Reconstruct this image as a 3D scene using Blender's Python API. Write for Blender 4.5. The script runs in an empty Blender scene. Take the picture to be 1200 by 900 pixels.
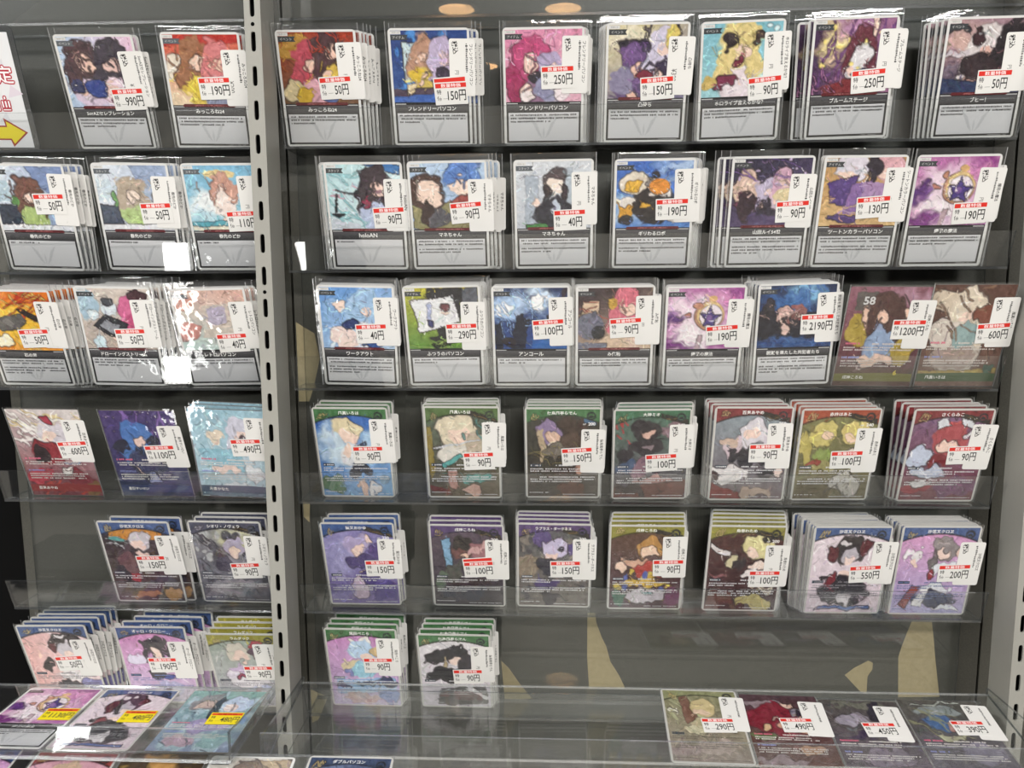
import bpy, math, random
import numpy as np
from mathutils import Matrix, Vector

# ------------------------------------------------------------------ camera, world, lights, exposure
scene = bpy.context.scene
C = scene.collection
MM = 0.001
F_PX = 961.6
PITCH, YAW, ROLL = 0.13406, 0.046855, -0.005355
CAM = Vector((5.28, -684.27, 50.03)) * MM

def cam_axes():
    fx = Vector((-math.sin(YAW), math.cos(YAW), 0)); rx = Vector((math.cos(YAW), math.sin(YAW), 0))
    up0 = Vector((0, 0, 1))
    fw = fx * math.cos(PITCH) - up0 * math.sin(PITCH)
    up = fx * math.sin(PITCH) + up0 * math.cos(PITCH)
    r = rx * math.cos(ROLL) + up * math.sin(ROLL)
    u = -rx * math.sin(ROLL) + up * math.cos(ROLL)
    return r, u, fw

cd = bpy.data.cameras.new('camera'); cam = bpy.data.objects.new('camera', cd); C.objects.link(cam)
cd.sensor_width = 36; cd.sensor_fit = 'HORIZONTAL'; cd.lens = F_PX * 36 / 1200; cd.clip_start = 0.01
_r, _u, _f = cam_axes()
cam.matrix_world = Matrix(((_r.x, _u.x, -_f.x, CAM.x), (_r.y, _u.y, -_f.y, CAM.y), (_r.z, _u.z, -_f.z, CAM.z), (0, 0, 0, 1)))
scene.camera = cam

w = bpy.data.worlds.new('shop_ambient'); scene.world = w; w.use_nodes = True
w.node_tree.nodes['Background'].inputs[0].default_value = (0.95, 0.97, 1.0, 1)
w.node_tree.nodes['Background'].inputs[1].default_value = 0.10

def area(name, loc, target, sx, sy, power, col=(1, 1, 1)):
    l = bpy.data.lights.new(name, 'AREA'); l.shape = 'RECTANGLE'; l.size = sx; l.size_y = sy
    l.energy = power; l.color = col
    o = bpy.data.objects.new(name, l); C.objects.link(o); o.location = loc
    o.rotation_euler = (Vector(target) - Vector(loc)).to_track_quat('-Z', 'Y').to_euler()
    return o

CEIL_Z, FLOOR_Z = 1.14, -1.40
area('ceiling_panel_light', (-1.65, -0.85, CEIL_Z - 0.03), (-1.3, -0.7, 0), 1.2, 0.25, 28, (1.0, 0.985, 0.96))
area('ceiling_panel_light', (0.6, -1.9, CEIL_Z - 0.03), (0.55, -1.5, 0), 1.2, 0.3, 58, (1.0, 0.97, 0.93))
area('ceiling_panel_light', (-1.6, -2.3, CEIL_Z - 0.03), (-1.6, -2.3, 0), 1.2, 0.3, 34, (1.0, 0.98, 0.95))

vs = scene.view_settings
scene.display_settings.display_device = 'sRGB'
vs.view_transform = 'Standard'; vs.look = 'None'; vs.exposure = 0.42; vs.gamma = 1.0; vs.use_curve_mapping = False
scene.cycles.transparent_max_bounces = 40
scene.cycles.max_bounces = 10
scene.cycles.caustics_reflective = False
scene.cycles.caustics_refractive = False
scene.cycles.sample_clamp_indirect = 4.0

# ------------------------------------------------------------------ helpers
rnd = random.Random(7)

def lin(h):
    if isinstance(h, str):
        h = h.lstrip('#')
        if len(h) == 3: h = ''.join(c * 2 for c in h)
        v = [int(h[i:i + 2], 16) / 255 for i in (0, 2, 4)]
    else:
        v = list(h)
    return tuple(c / 12.92 if c <= 0.04045 else ((c + 0.055) / 1.055) ** 2.4 for c in v)

def srgb(h):
    h = h.lstrip('#')
    if len(h) == 3: h = ''.join(c * 2 for c in h)
    return np.array([int(h[i:i + 2], 16) / 255 for i in (0, 2, 4)])

MATS = {}
def plain(name, hexcol, rough=0.5, spec=0.4, metal=0.0, noise=0.0, nscale=200.0, bump=0.0):
    if name in MATS: return MATS[name]
    m = bpy.data.materials.new(name); m.use_nodes = True
    nt = m.node_tree; b = nt.nodes['Principled BSDF']
    c = lin(hexcol)
    b.inputs['Base Color'].default_value = (*c, 1); b.inputs['Roughness'].default_value = rough
    b.inputs['Metallic'].default_value = metal; b.inputs['Specular IOR Level'].default_value = spec
    if noise or bump:
        tc = nt.nodes.new('ShaderNodeTexCoord'); n = nt.nodes.new('ShaderNodeTexNoise')
        n.inputs['Scale'].default_value = nscale; n.inputs['Detail'].default_value = 4
        nt.links.new(tc.outputs['Object'], n.inputs['Vector'])
        if noise:
            r = nt.nodes.new('ShaderNodeMix'); r.data_type = 'RGBA'
            r.inputs[6].default_value = (*[x * (1 - noise) for x in c], 1); r.inputs[7].default_value = (*[min(1, x * (1 + noise)) for x in c], 1)
            nt.links.new(n.outputs['Fac'], r.inputs[0]); nt.links.new(r.outputs[2], b.inputs['Base Color'])
        if bump:
            bp = nt.nodes.new('ShaderNodeBump'); bp.inputs['Strength'].default_value = bump; bp.inputs['Distance'].default_value = 0.0004
            nt.links.new(n.outputs['Fac'], bp.inputs['Height']); nt.links.new(bp.outputs['Normal'], b.inputs['Normal'])
    MATS[name] = m
    return m

def make_print():
    m = bpy.data.materials.new('printed_ink'); m.use_nodes = True
    nt = m.node_tree; b = nt.nodes['Principled BSDF']
    a = nt.nodes.new('ShaderNodeAttribute'); a.attribute_name = 'ink'
    nt.links.new(a.outputs['Color'], b.inputs['Base Color'])
    b.inputs['Roughness'].default_value = 0.5; b.inputs['Specular IOR Level'].default_value = 0.3
    return m
PRINT = make_print()

def clear(name, tint, ior, rough, bump=0.0, bscale=60.0, base=0.0, haze=0.0, boost=1.0):
    """thin clear plastic: fresnel reflection over straight-through transmission"""
    m = bpy.data.materials.new(name); m.use_nodes = True
    nt = m.node_tree; nt.nodes.clear()
    out = nt.nodes.new('ShaderNodeOutputMaterial'); tr = nt.nodes.new('ShaderNodeBsdfTransparent')
    gl = nt.nodes.new('ShaderNodeBsdfGlossy'); fr = nt.nodes.new('ShaderNodeFresnel'); mx = nt.nodes.new('ShaderNodeMixShader')
    tr.inputs['Color'].default_value = (*tint, 1); gl.inputs['Roughness'].default_value = rough
    gl.inputs['Color'].default_value = (1, 1, 1, 1)
    ge = nt.nodes.new('ShaderNodeNewGeometry'); iv = nt.nodes.new('ShaderNodeMapRange')      # same reflectance from both sides of a thin film
    iv.inputs['To Min'].default_value = ior; iv.inputs['To Max'].default_value = 1 / ior
    nt.links.new(ge.outputs['Backfacing'], iv.inputs['Value']); nt.links.new(iv.outputs['Result'], fr.inputs['IOR'])
    ma = nt.nodes.new('ShaderNodeMath'); ma.operation = 'MULTIPLY_ADD'; ma.use_clamp = True
    ma.inputs[1].default_value = boost; ma.inputs[2].default_value = base
    nt.links.new(fr.outputs[0], ma.inputs[0]); nt.links.new(ma.outputs[0], mx.inputs[0])
    if bump:
        tc = nt.nodes.new('ShaderNodeTexCoord'); n = nt.nodes.new('ShaderNodeTexNoise'); bp = nt.nodes.new('ShaderNodeBump')
        n.inputs['Scale'].default_value = bscale; n.inputs['Detail'].default_value = 2
        bp.inputs['Strength'].default_value = bump; bp.inputs['Distance'].default_value = 0.002
        nt.links.new(tc.outputs['Object'], n.inputs['Vector']); nt.links.new(n.outputs['Fac'], bp.inputs['Height'])
        nt.links.new(bp.outputs['Normal'], gl.inputs['Normal'])
    src = tr
    if haze:
        df = nt.nodes.new('ShaderNodeBsdfDiffuse'); df.inputs['Color'].default_value = (0.8, 0.82, 0.84, 1)
        m2 = nt.nodes.new('ShaderNodeMixShader'); m2.inputs[0].default_value = haze
        nt.links.new(tr.outputs[0], m2.inputs[1]); nt.links.new(df.outputs[0], m2.inputs[2]); src = m2
    nt.links.new(src.outputs[0], mx.inputs[1]); nt.links.new(gl.outputs[0], mx.inputs[2]); nt.links.new(mx.outputs[0], out.inputs[0])
    return m
ACRYLIC = clear('clear_acrylic', (0.972, 0.98, 0.98), 1.49, 0.015, haze=0.006)
ACRYLIC_EDGE = clear('acrylic_cut_edge', (0.42, 0.45, 0.46), 1.49, 0.12, base=0.10, haze=0.05)
TRAY_EDGE = clear('tray_bright_edge', (0.6, 0.63, 0.66), 1.49, 0.10, base=0.22, haze=0.22)  # brighter copy of the cut edge; tray edge gleam put into the colour
SLEEVE = clear('clear_sleeve_film', (0.985, 0.985, 0.985), 1.5, 0.04, bump=0.28, bscale=55, haze=0.008)
SLEEVE_EDGE = clear('sleeve_weld_edge', (0.75, 0.76, 0.77), 1.5, 0.15, base=0.08, haze=0.22)

def link(o, parent=None):
    C.objects.link(o)
    if parent is not None: o.parent = parent
    return o

def meshobj(name, verts, faces, mats, parent=None, fmat=None, smooth=False):
    me = bpy.data.meshes.new(name)
    me.from_pydata([(x * MM, y * MM, z * MM) for x, y, z in verts], [], faces)
    for m in (mats if isinstance(mats, (list, tuple)) else [mats]): me.materials.append(m)
    if fmat: me.polygons.foreach_set('material_index', fmat)
    if smooth: me.polygons.foreach_set('use_smooth', [True] * len(me.polygons))
    me.update()
    return link(bpy.data.objects.new(name, me), parent)

def tag(o, label, cat, group=None):
    o['label'] = label; o['category'] = cat
    if group: o['group'] = group
    return o

def struct(o):
    o['kind'] = 'structure'; return o

class Sheet:
    """flat coloured print: polygons with their own ink colour"""
    def __init__(s): s.v = []; s.f = []; s.c = []
    def poly(s, pts, z, col, cols=None):
        i = len(s.v); s.v += [(x, y, z) for x, y in pts]; s.f.append(tuple(range(i, i + len(pts))))
        s.c += list(cols) if cols else [lin(col)] * len(pts)
    def rect(s, x0, y0, x1, y1, z, col): s.poly([(x0, y0), (x1, y0), (x1, y1), (x0, y1)], z, col)
    def raw(s, verts, faces, z, col):
        i = len(s.v); s.v += [(x, y, z) for x, y in verts]; s.f += [tuple(k + i for k in f) for f in faces]; s.c += [lin(col)] * len(verts)
    def mesh(s, name):
        me = bpy.data.meshes.new(name); me.from_pydata([(x * MM, y * MM, z * MM) for x, y, z in s.v], [], s.f)
        a = me.color_attributes.new('ink', 'FLOAT_COLOR', 'POINT')
        if s.v: a.data.foreach_set('color', np.array([(*c, 1.0) for c in s.c], dtype=np.float32).ravel())
        me.materials.append(PRINT); me.update(); return me
    def obj(s, name, parent=None): return link(bpy.data.objects.new(name, s.mesh(name)), parent)

def rrect(x0, y0, x1, y1, r, n=4):
    pts = []
    for cx, cy, a0 in ((x1 - r, y1 - r, 0), (x0 + r, y1 - r, 90), (x0 + r, y0 + r, 180), (x1 - r, y0 + r, 270)):
        for k in range(n + 1):
            a = math.radians(a0 + 90 * k / n); pts.append((cx + r * math.cos(a), cy + r * math.sin(a)))
    return pts

def slab(pts, z0, z1):
    n = len(pts)
    v = [(x, y, z0) for x, y in pts] + [(x, y, z1) for x, y in pts]
    f = [tuple(range(n - 1, -1, -1)), tuple(range(n, 2 * n))] + [(i, (i + 1) % n, (i + 1) % n + n, i + n) for i in range(n)]
    return v, f

def box(x0, y0, z0, x1, y1, z1):
    v = [(x, y, z) for z in (z0, z1) for y in (y0, y1) for x in (x0, x1)]
    f = [(0, 2, 3, 1), (4, 5, 7, 6), (0, 1, 5, 4), (2, 6, 7, 3), (0, 4, 6, 2), (1, 3, 7, 5)]
    return v, f

_TX = {}
def text(body, bold=0.0):
    """glyph outline of a line of writing: 1 unit high, origin at its centre"""
    k = (body, bold)
    if k in _TX: return _TX[k]
    cu = bpy.data.curves.new('writing', 'FONT'); cu.body = body; cu.resolution_u = 2; cu.offset = bold
    o = bpy.data.objects.new('writing', cu); C.objects.link(o)
    me = o.to_mesh(); v = np.array([p.co[:2] for p in me.vertices]); f = [tuple(p.vertices) for p in me.polygons]
    o.to_mesh_clear(); bpy.data.objects.remove(o); bpy.data.curves.remove(cu)
    lo, hi = v.min(0), v.max(0)
    v = v - (lo + hi) / 2
    _TX[k] = (v, f, hi - lo); return _TX[k]

def put(sheet, body, cx, cy, z, col, h=None, wid=None, maxw=None, bold=0.0, rot=0.0, stretch=None):
    if not body or not body.strip(): return
    v, f, s = text(body, bold)
    sy = (h / s[1]) if h else wid / s[0]
    sx = (wid / s[0]) if wid else sy * (stretch or 1.0)
    if maxw and s[0] * sx > maxw: sx = maxw / s[0]
    c, q = math.cos(math.radians(rot)), math.sin(math.radians(rot))
    p = v * np.array([sx, sy])
    sheet.raw([(cx + a * c - b * q, cy + a * q + b * c) for a, b in p], f, z, col)

# ------------------------------------------------------------------ abstract colour prints
def smooth_noise(rs, ny, nx, cells):
    g = rs.rand(cells + 2, cells + 2)
    y = np.linspace(0, cells, ny); x = np.linspace(0, cells, nx)
    yi = y.astype(int); xi = x.astype(int); fy = y - yi; fx = x - xi
    fy = fy * fy * (3 - 2 * fy); fx = fx * fx * (3 - 2 * fx)
    a = g[yi][:, xi]; b = g[yi][:, xi + 1]; c = g[yi + 1][:, xi]; d = g[yi + 1][:, xi + 1]
    return (a * (1 - fx) + b * fx) * (1 - fy[:, None]) + (c * (1 - fx) + d * fx) * fy[:, None]

def paint(ops, wmm, hmm, seed, step=0.7):
    rs = np.random.RandomState(seed)
    nx = int(wmm / step) + 1; ny = int(hmm / step) + 1
    U, V = np.meshgrid(np.linspace(0, 1, nx), np.linspace(0, 1, ny))
    asp = hmm / wmm
    img = np.ones((ny, nx, 3)) * 0.8
    wu = (smooth_noise(rs, ny, nx, 7) - .5) * .10 + (smooth_noise(rs, ny, nx, 18) - .5) * .05
    wv = (smooth_noise(rs, ny, nx, 7) - .5) * .10 + (smooth_noise(rs, ny, nx, 18) - .5) * .05
    def mixin(mask, col, a=1.0):
        m = (np.clip(mask, 0, 1) * a)[..., None]
        img[:] = img * (1 - m) + srgb(col) * m
    def ell(x, y, rx, ry, col, rot=0, soft=.12, warp=1.0, a=1.0):
        du = U + wu * warp - x; dv = (V + wv * warp - y) * asp
        c, s = math.cos(math.radians(rot)), math.sin(math.radians(rot))
        d = np.sqrt(((du * c + dv * s) / rx) ** 2 + ((-du * s + dv * c) / (ry * asp)) ** 2)
        mixin((1 - d) / soft + .5, col, a)
    def pol(pts, col, warp=0.3, a=1.0):
        uu = U + wu * warp; vv = V + wv * warp; inside = np.zeros(U.shape, bool)
        n = len(pts)
        for i in range(n):
            x1, y1 = pts[i]; x2, y2 = pts[(i + 1) % n]
            if y1 == y2: continue
            cond = ((y1 > vv) != (y2 > vv)) & (uu < (x2 - x1) * (vv - y1) / (y2 - y1) + x1)
            inside ^= cond
        mixin(inside.astype(float), col, a)
    def seg(x, y, L, wd, ang, col, a):
        dx, dy = math.cos(ang), math.sin(ang)
        du = U + wu * .6 - x; dv = (V + wv * .6 - y) * asp
        t = np.clip(du * dx + dv * dy, -L / 2, L / 2)
        d = np.hypot(du - t * dx, dv - t * dy)
        mixin((wd - d) / (wd * .6) , col, a)
    for op in ops:
        k = op[0]
        if k == 'g':
            an = math.radians(op[3] if len(op) > 3 else 90)
            t = np.clip((U - .5) * math.cos(an) + (V - .5) * math.sin(an) + .5 + (wu + wv) * .8, 0, 1)[..., None]
            img[:] = srgb(op[1]) * (1 - t) + srgb(op[2]) * t
        elif k == 'e': ell(*op[1:6], rot=op[6] if len(op) > 6 else 0)
        elif k == 'E': ell(*op[1:6], rot=op[6] if len(op) > 6 else 0, soft=.9, warp=2.2)      # cloudy
        elif k == 'h': ell(*op[1:6], rot=op[6] if len(op) > 6 else 0, soft=.06, warp=0.15)    # hard edged
        elif k == 'p': pol(op[1], op[2])
        elif k == 's':                                                                        # brush strokes
            n, col, x0, y0, x1, y1, L, wd, an = op[1:10]
            for _ in range(n):
                seg(x0 + rs.rand() * (x1 - x0), y0 + rs.rand() * (y1 - y0), L * (.5 + rs.rand()), wd, math.radians(an + rs.randn() * 18), col, .8)
        elif k == 'd':
            n, col, x0, y0, x1, y1, r = op[1:8]
            for _ in range(n):
                ell(x0 + rs.rand() * (x1 - x0), y0 + rs.rand() * (y1 - y0), r * (.4 + rs.rand()), r * (.4 + rs.rand()), col, soft=.5, warp=.2)
        elif k == 'm':                                                                        # loose mass of colours
            x, y, s, c1, c2, c3 = op[1:7]
            ell(x + .02, y + .62 * s, .42 * s, .52 * s / asp, c3)
            ell(x, y, .36 * s, .40 * s / asp, c1)
            ell(x - .26 * s, y + .34 * s, .16 * s, .44 * s / asp, c1, 12); ell(x + .26 * s, y + .3 * s, .15 * s, .42 * s / asp, c1, -14)
            ell(x + .03 * s, y + .16 * s, .17 * s, .15 * s / asp, c2)
            ell(x - .12 * s, y + .74 * s, .13 * s, .15 * s / asp, c2)
            for _ in range(10):
                q = srgb(c1) * (.72 + .5 * rs.rand()); q = '%02x%02x%02x' % tuple(int(255 * min(1, z)) for z in q)
                seg(x + rs.randn() * .24 * s, y + (rs.rand() - .3) * .6 * s, .3 * s, .010, math.radians(80 + rs.randn() * 30), q, .8)
            for _ in range(7):
                q = srgb(c3) * (.7 + .6 * rs.rand()); q = '%02x%02x%02x' % tuple(int(255 * min(1, z)) for z in q)
                seg(x + rs.randn() * .25 * s, y + (.45 + .5 * rs.rand()) * s, .25 * s, .012, math.radians(rs.rand() * 180), q, .8)
        elif k == 'b':                                                                        # arched colour banner
            edge = .062 + .085 * (2 * U - 1) ** 2
            mixin((edge + .012 - V) / .006, '%02x%02x%02x' % tuple(int(255 * z * .55) for z in srgb(op[1])))
            mixin((edge - V) / .006, op[1]); 
            if len(op) > 2:                                                                   # dark foil ribbon at its right
                pol([(.62, .03), (.98, .10), (.98, .155), (.60, .075)], '2a241c', .1); seg(.80, .095, .25, .010, .22, '8a6f3a', .8)
            ell(.885, .075, .06, .045, '20242c', warp=0, soft=.1); ell(.885, .075, .042, .031, op[1], warp=0, soft=.2)
            ell(.885, .085, .03, .014, '20242c', warp=0)
            gi = op[3] if len(op) > 3 else 'c9b47a'
            for q in range(5): seg(.075 + .022 * q, .06 + .02 * rs.rand(), .05, .010, 1.9 - .5 * (q % 2), gi, .95)
            seg(.10, .10, .09, .008, 0, gi, .9)
    base = img.copy()
    for _ in range(150):                                                   # small brush marks in neighbouring tones
        i, j = rs.randint(ny), rs.randint(nx); q = np.clip(base[i, j] * (.62 + .75 * rs.rand()) + (rs.rand(3) - .5) * .08, 0, 1)
        x, y, L, wd, an = j / nx, i / ny, .02 + .06 * rs.rand(), .005 + .006 * rs.rand(), rs.rand() * math.pi
        dx, dy = math.cos(an), math.sin(an); du = U + wu * .8 - x; dv = (V + wv * .8 - y) * asp
        t = np.clip(du * dx + dv * dy, -L, L); dd = np.hypot(du - t * dx, dv - t * dy)
        mk = (np.clip((wd - dd) / (wd * .6), 0, 1) * .8)[..., None]; img[:] = img * (1 - mk) + q * mk
    lum = base.mean(2); gy, gx = np.gradient(lum); ed = np.clip(np.hypot(gx, gy) * 3.2 - .10, 0, .55)[..., None]
    img = img * (1 - ed) + base * np.array([.22, .18, .2]) * ed           # darker contour between colours
    img = img + ((smooth_noise(rs, ny, nx, 26) - .5) * .10 + (rs.rand(ny, nx) - .5) * .05)[..., None]
    return np.clip(img, 0.01, 1), nx, ny

def art_mesh(name, ops, x0, y0, x1, y1, z, seed):
    img, nx, ny = paint(ops, x1 - x0, y1 - y0, seed)
    xs = np.linspace(x0, x1, nx) * MM; ys = np.linspace(y1, y0, ny) * MM
    X, Y = np.meshgrid(xs, ys)
    v = np.stack([X, Y, np.full_like(X, z * MM)], -1).reshape(-1, 3)
    idx = np.arange(nx * ny).reshape(ny, nx)
    f = np.stack([idx[:-1, :-1], idx[1:, :-1], idx[1:, 1:], idx[:-1, 1:]], -1).reshape(-1, 4)
    me = bpy.data.meshes.new(name)
    me.vertices.add(len(v)); me.vertices.foreach_set('co', v.astype(np.float32).ravel())
    me.loops.add(f.size); me.loops.foreach_set('vertex_index', f.astype(np.int32).ravel())
    me.polygons.add(len(f)); me.polygons.foreach_set('loop_start', np.arange(0, f.size, 4, dtype=np.int32))
    me.update(calc_edges=True)
    a = me.color_attributes.new('ink', 'FLOAT_COLOR', 'POINT')
    L = np.where(img <= .04045, img / 12.92, ((img + .055) / 1.055) ** 2.4)
    a.data.foreach_set('color', np.concatenate([L.reshape(-1, 3), np.ones((nx * ny, 1))], 1).astype(np.float32).ravel())
    me.materials.append(PRINT)
    return me

# ------------------------------------------------------------------ the setting
PANEL_Y = 22.0
def make_panel_mat():
    m = bpy.data.materials.new('charcoal_vinyl_panel'); m.use_nodes = True
    nt = m.node_tree; b = nt.nodes['Principled BSDF']
    tc = nt.nodes.new('ShaderNodeTexCoord')
    n1 = nt.nodes.new('ShaderNodeTexNoise'); n1.inputs['Scale'].default_value = 900; n1.inputs['Detail'].default_value = 2
    n2 = nt.nodes.new('ShaderNodeTexNoise'); n2.inputs['Scale'].default_value = 9; n2.inputs['Detail'].default_value = 5
    r1 = nt.nodes.new('ShaderNodeMix'); r1.data_type = 'RGBA'
    r1.inputs[6].default_value = (*lin('2d2c28'), 1); r1.inputs[7].default_value = (*lin('525149'), 1)
    r2 = nt.nodes.new('ShaderNodeMix'); r2.data_type = 'RGBA'; r2.blend_type = 'MULTIPLY'; r2.inputs[0].default_value = 0.35
    for n in (n1, n2): nt.links.new(tc.outputs['Object'], n.inputs['Vector'])
    nt.links.new(n1.outputs['Fac'], r1.inputs[0]); nt.links.new(r1.outputs[2], r2.inputs[6]); nt.links.new(n2.outputs['Color'], r2.inputs[7])
    nt.links.new(r1.outputs[2], b.inputs['Base Color'])
    bp = nt.nodes.new('ShaderNodeBump'); bp.inputs['Strength'].default_value = .35; bp.inputs['Distance'].default_value = .0003
    nt.links.new(n1.outputs['Fac'], bp.inputs['Height']); nt.links.new(bp.outputs['Normal'], b.inputs['Normal'])
    b.inputs['Roughness'].default_value = .40; b.inputs['Specular IOR Level'].default_value = .5
    return m
PANELM = make_panel_mat()

def panel(name, x0, x1):
    v, f = box(x0, PANEL_Y, -1400, x1, PANEL_Y + 9, 620)
    return struct(meshobj(name, v, f, PANELM))
wall_main = panel('wall_back', -217, 384)
wall_narrow = panel('wall_narrow_bay', -478, -219)
wall_right = panel('wall_right_bay', 386, 900)
v, f = box(-1400, 60, -1400, -480, 75, 620)
struct(meshobj('dark_gap_sheet', v, f, plain('gap_shade_black', '070707', .9, .1)))  # black sheet standing in for the dark gap beside the panel
v, f = box(-1500, 110, -1400, 1500, 140, 1140)
struct(meshobj('wall_shop', v, f, plain('shop_wall', '2a2927', .7)))
v, f = box(-3500, -5200, -1430, 3500, 300, -1400)
struct(meshobj('floor', v, f, plain('polished_tile', 'dcd6cb', .14, .5, noise=.12, nscale=3)))
v, f = box(-3500, -5230, -1400, 3500, -5200, 1140)
struct(meshobj('wall_far', v, f, plain('far_wall_paint', '3a3835', .8)))
v, f = box(-3500, -5200, 1140, 3500, 300, 1180)
struct(meshobj('ceiling', v, f, plain('ceiling_paint', '403e3b', .8)))

def peel(wall, pts):
    sh = Sheet(); sh.poly(list(reversed(pts)) if False else pts, 0, 'a39878')
    v = [(x, PANEL_Y - .15, z) for x, z in pts] + [(x, PANEL_Y + .02, z) for x, z in pts]; n = len(pts)
    f = [tuple(range(n))] + [(i, i + n, (i + 1) % n + n, (i + 1) % n) for i in range(n)]
    o = meshobj('torn_patch', v, f, plain('bare_fibreboard', '978c6e', .9, .2, noise=.18, nscale=260), wall)
    o['label'] = 'tan patch where the grey covering has torn away'
for P in ([(39, -253), (46, -253), (47, -262), (52, -276), (56, -284), (60, -299), (68, -312), (74, -325), (41, -325), (40, -310), (39, -295)],
          [(325, -256), (342, -256), (345, -275), (347, -290), (353, -327), (317, -328), (315, -290), (318, -278), (322, -265)],
          [(289, -294), (293, -296), (293, -302), (289, -309), (289, -325), (284, -324), (269, -308), (277, -301)],
          [(-39, -300), (-32, -307), (-22, -322), (-11, -336), (-36, -338)],
          [(-216, 9), (-210, 5), (-200, -1), (-196, -23), (-203, -50), (-207, -61), (-216, -61)],
          [(-216, -151), (-210, -154), (-211, -171), (-216, -166)],
          [(-216, -331), (-200, -338), (-206, -352), (-210, -361), (-216, -364)]):
    peel(wall_main, P)

# slotted upright posts: 25 mm pitch, hollow, slots cut through the front face
POSTM = plain('grey_powder_coat', '9a9992', .42, .45, noise=.04, nscale=500)
POST_IN = plain('post_hollow_shade', '060606', .9, .1)  # near-black colour carries the shade inside the hollow post
def post(name, px, py, z_slot0, n_up, n_dn, label):
    W, PT, D = 12.6, 25.0, 31.0
    hw = W / 2; v = []; f = []; fm = []
    def quad(a, b, c, d, m=0):
        i = len(v); v.extend([a, b, c, d]); f.append((i, i + 1, i + 2, i + 3)); fm.append(m)
    sw, sl = 1.8, 7.3
    def inner(a):
        dx, dz = math.cos(a), math.sin(a)
        lo, hi = 0.0, 30.0
        for _ in range(30):
            t = (lo + hi) / 2; x, z = dx * t, dz * t
            q = max(abs(z) - (sl - sw), 0); ok = math.hypot(x, q) < sw
            lo, hi = (t, hi) if ok else (lo, t)
        return dx * lo, dz * lo
    ca = math.atan2(PT / 2, hw)
    ang = sorted(set([k * math.pi / 8 for k in range(16)] + [ca, math.pi - ca, math.pi + ca, 2 * math.pi - ca] + [math.pi / 2 + s * .12 + e for s in (-2, -1, 1, 2) for e in (0, math.pi)]))
    def outer(a):
        dx, dz = math.cos(a), math.sin(a)
        t = min(hw / abs(dx) if abs(dx) > 1e-9 else 1e9, PT / 2 / abs(dz) if abs(dz) > 1e-9 else 1e9)
        return dx * t, dz * t
    for k in range(-n_up, n_dn + 1):
        zc = z_slot0 - PT * k
        for i in range(len(ang)):
            a, b = ang[i], ang[(i + 1) % len(ang)]
            ia, ib, oa, ob = inner(a), inner(b), outer(a), outer(b)
            quad((px + ia[0], py, zc + ia[1]), (px + oa[0], py, zc + oa[1]), (px + ob[0], py, zc + ob[1]), (px + ib[0], py, zc + ib[1]))
            quad((px + ia[0], py, zc + ia[1]), (px + ib[0], py, zc + ib[1]), (px + ib[0], py + 1.6, zc + ib[1]), (px + ia[0], py + 1.6, zc + ia[1]))
    zt, zs, zb = z_slot0 + PT * (n_up + .5), z_slot0 - PT * (n_dn + .5), -1400.0
    quad((px - hw, py, zb), (px + hw, py, zb), (px + hw, py, zs), (px - hw, py, zs))
    for s in (-1, 1):
        X = px + s * hw
        quad((X, py, zb), (X, py + D, zb), (X, py + D, zt), (X, py, zt))
    quad((px - hw, py + D, zb), (px + hw, py + D, zb), (px + hw, py + D, zt), (px - hw, py + D, zt))
    quad((px - hw + .3, py + 7, zb), (px + hw - .3, py + 7, zb), (px + hw - .3, py + 7, zt), (px - hw + .3, py + 7, zt), 1)  # black sheet behind the slots, painting the dark hollow
    t = link(bpy.data.objects.new(name, None)); t.location = (px * MM, py * MM, zb * MM)
    vv = [(a - px, b - py, c - zb) for a, b, c in v]
    meshobj('upright', vv, f, [POSTM, POST_IN], t, fm)
    for z in (236.5, 36.5):                                     # black discs painting the shade of round locating holes, every eighth slot
        zz = z_slot0 - 249.03 + z - zb + (0)
        pts = [(1.5 * math.cos(q * math.pi / 6), 1.5 * math.sin(q * math.pi / 6)) for q in range(12)]
        meshobj('hole_shade_disc', [(a, -.06, zz + b) for a, b in pts], [tuple(range(12))], POST_IN, t)
    return tag(t, label, 'shelf post', 'slotted shelf posts')

post('shelf_post', -218.08, -47.3, 249.03, 6, 65, 'grey slotted steel post between the narrow rack and the wide rack')
post('shelf_post', 381.65, -44.0, -253.98 + 500, 6, 65, 'grey slotted steel post at the end of the wide rack')

# ------------------------------------------------------------------ clear acrylic pocket racks
ROW_Z = [251.2, 152.8, 53.75, -43.9, -141.7, -239.75, -335.15]
LIP_Y, LIP_H, LIP_T = -10.5, 29.0, math.radians(18)
def sheet_box(name, x0, x1, prof, parent, edge=None):
    """acrylic plate: quadrilateral profile (y,z) swept along x; the two thin faces and both ends are cut edges"""
    v = [(x0, y, z) for y, z in prof] + [(x1, y, z) for y, z in prof]
    f = [(0, 1, 2, 3), (4, 7, 6, 5), (0, 4, 5, 1), (1, 5, 6, 2), (2, 6, 7, 3), (3, 7, 4, 0)]
    L = [math.hypot(prof[i][0] - prof[(i + 1) % 4][0], prof[i][1] - prof[(i + 1) % 4][1]) for i in range(4)]
    fm = [1, 1] + [1 if l < 4 else 0 for l in L]
    return meshobj(name, v, f, [ACRYLIC, edge or ACRYLIC_EDGE], parent, fm)

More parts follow.
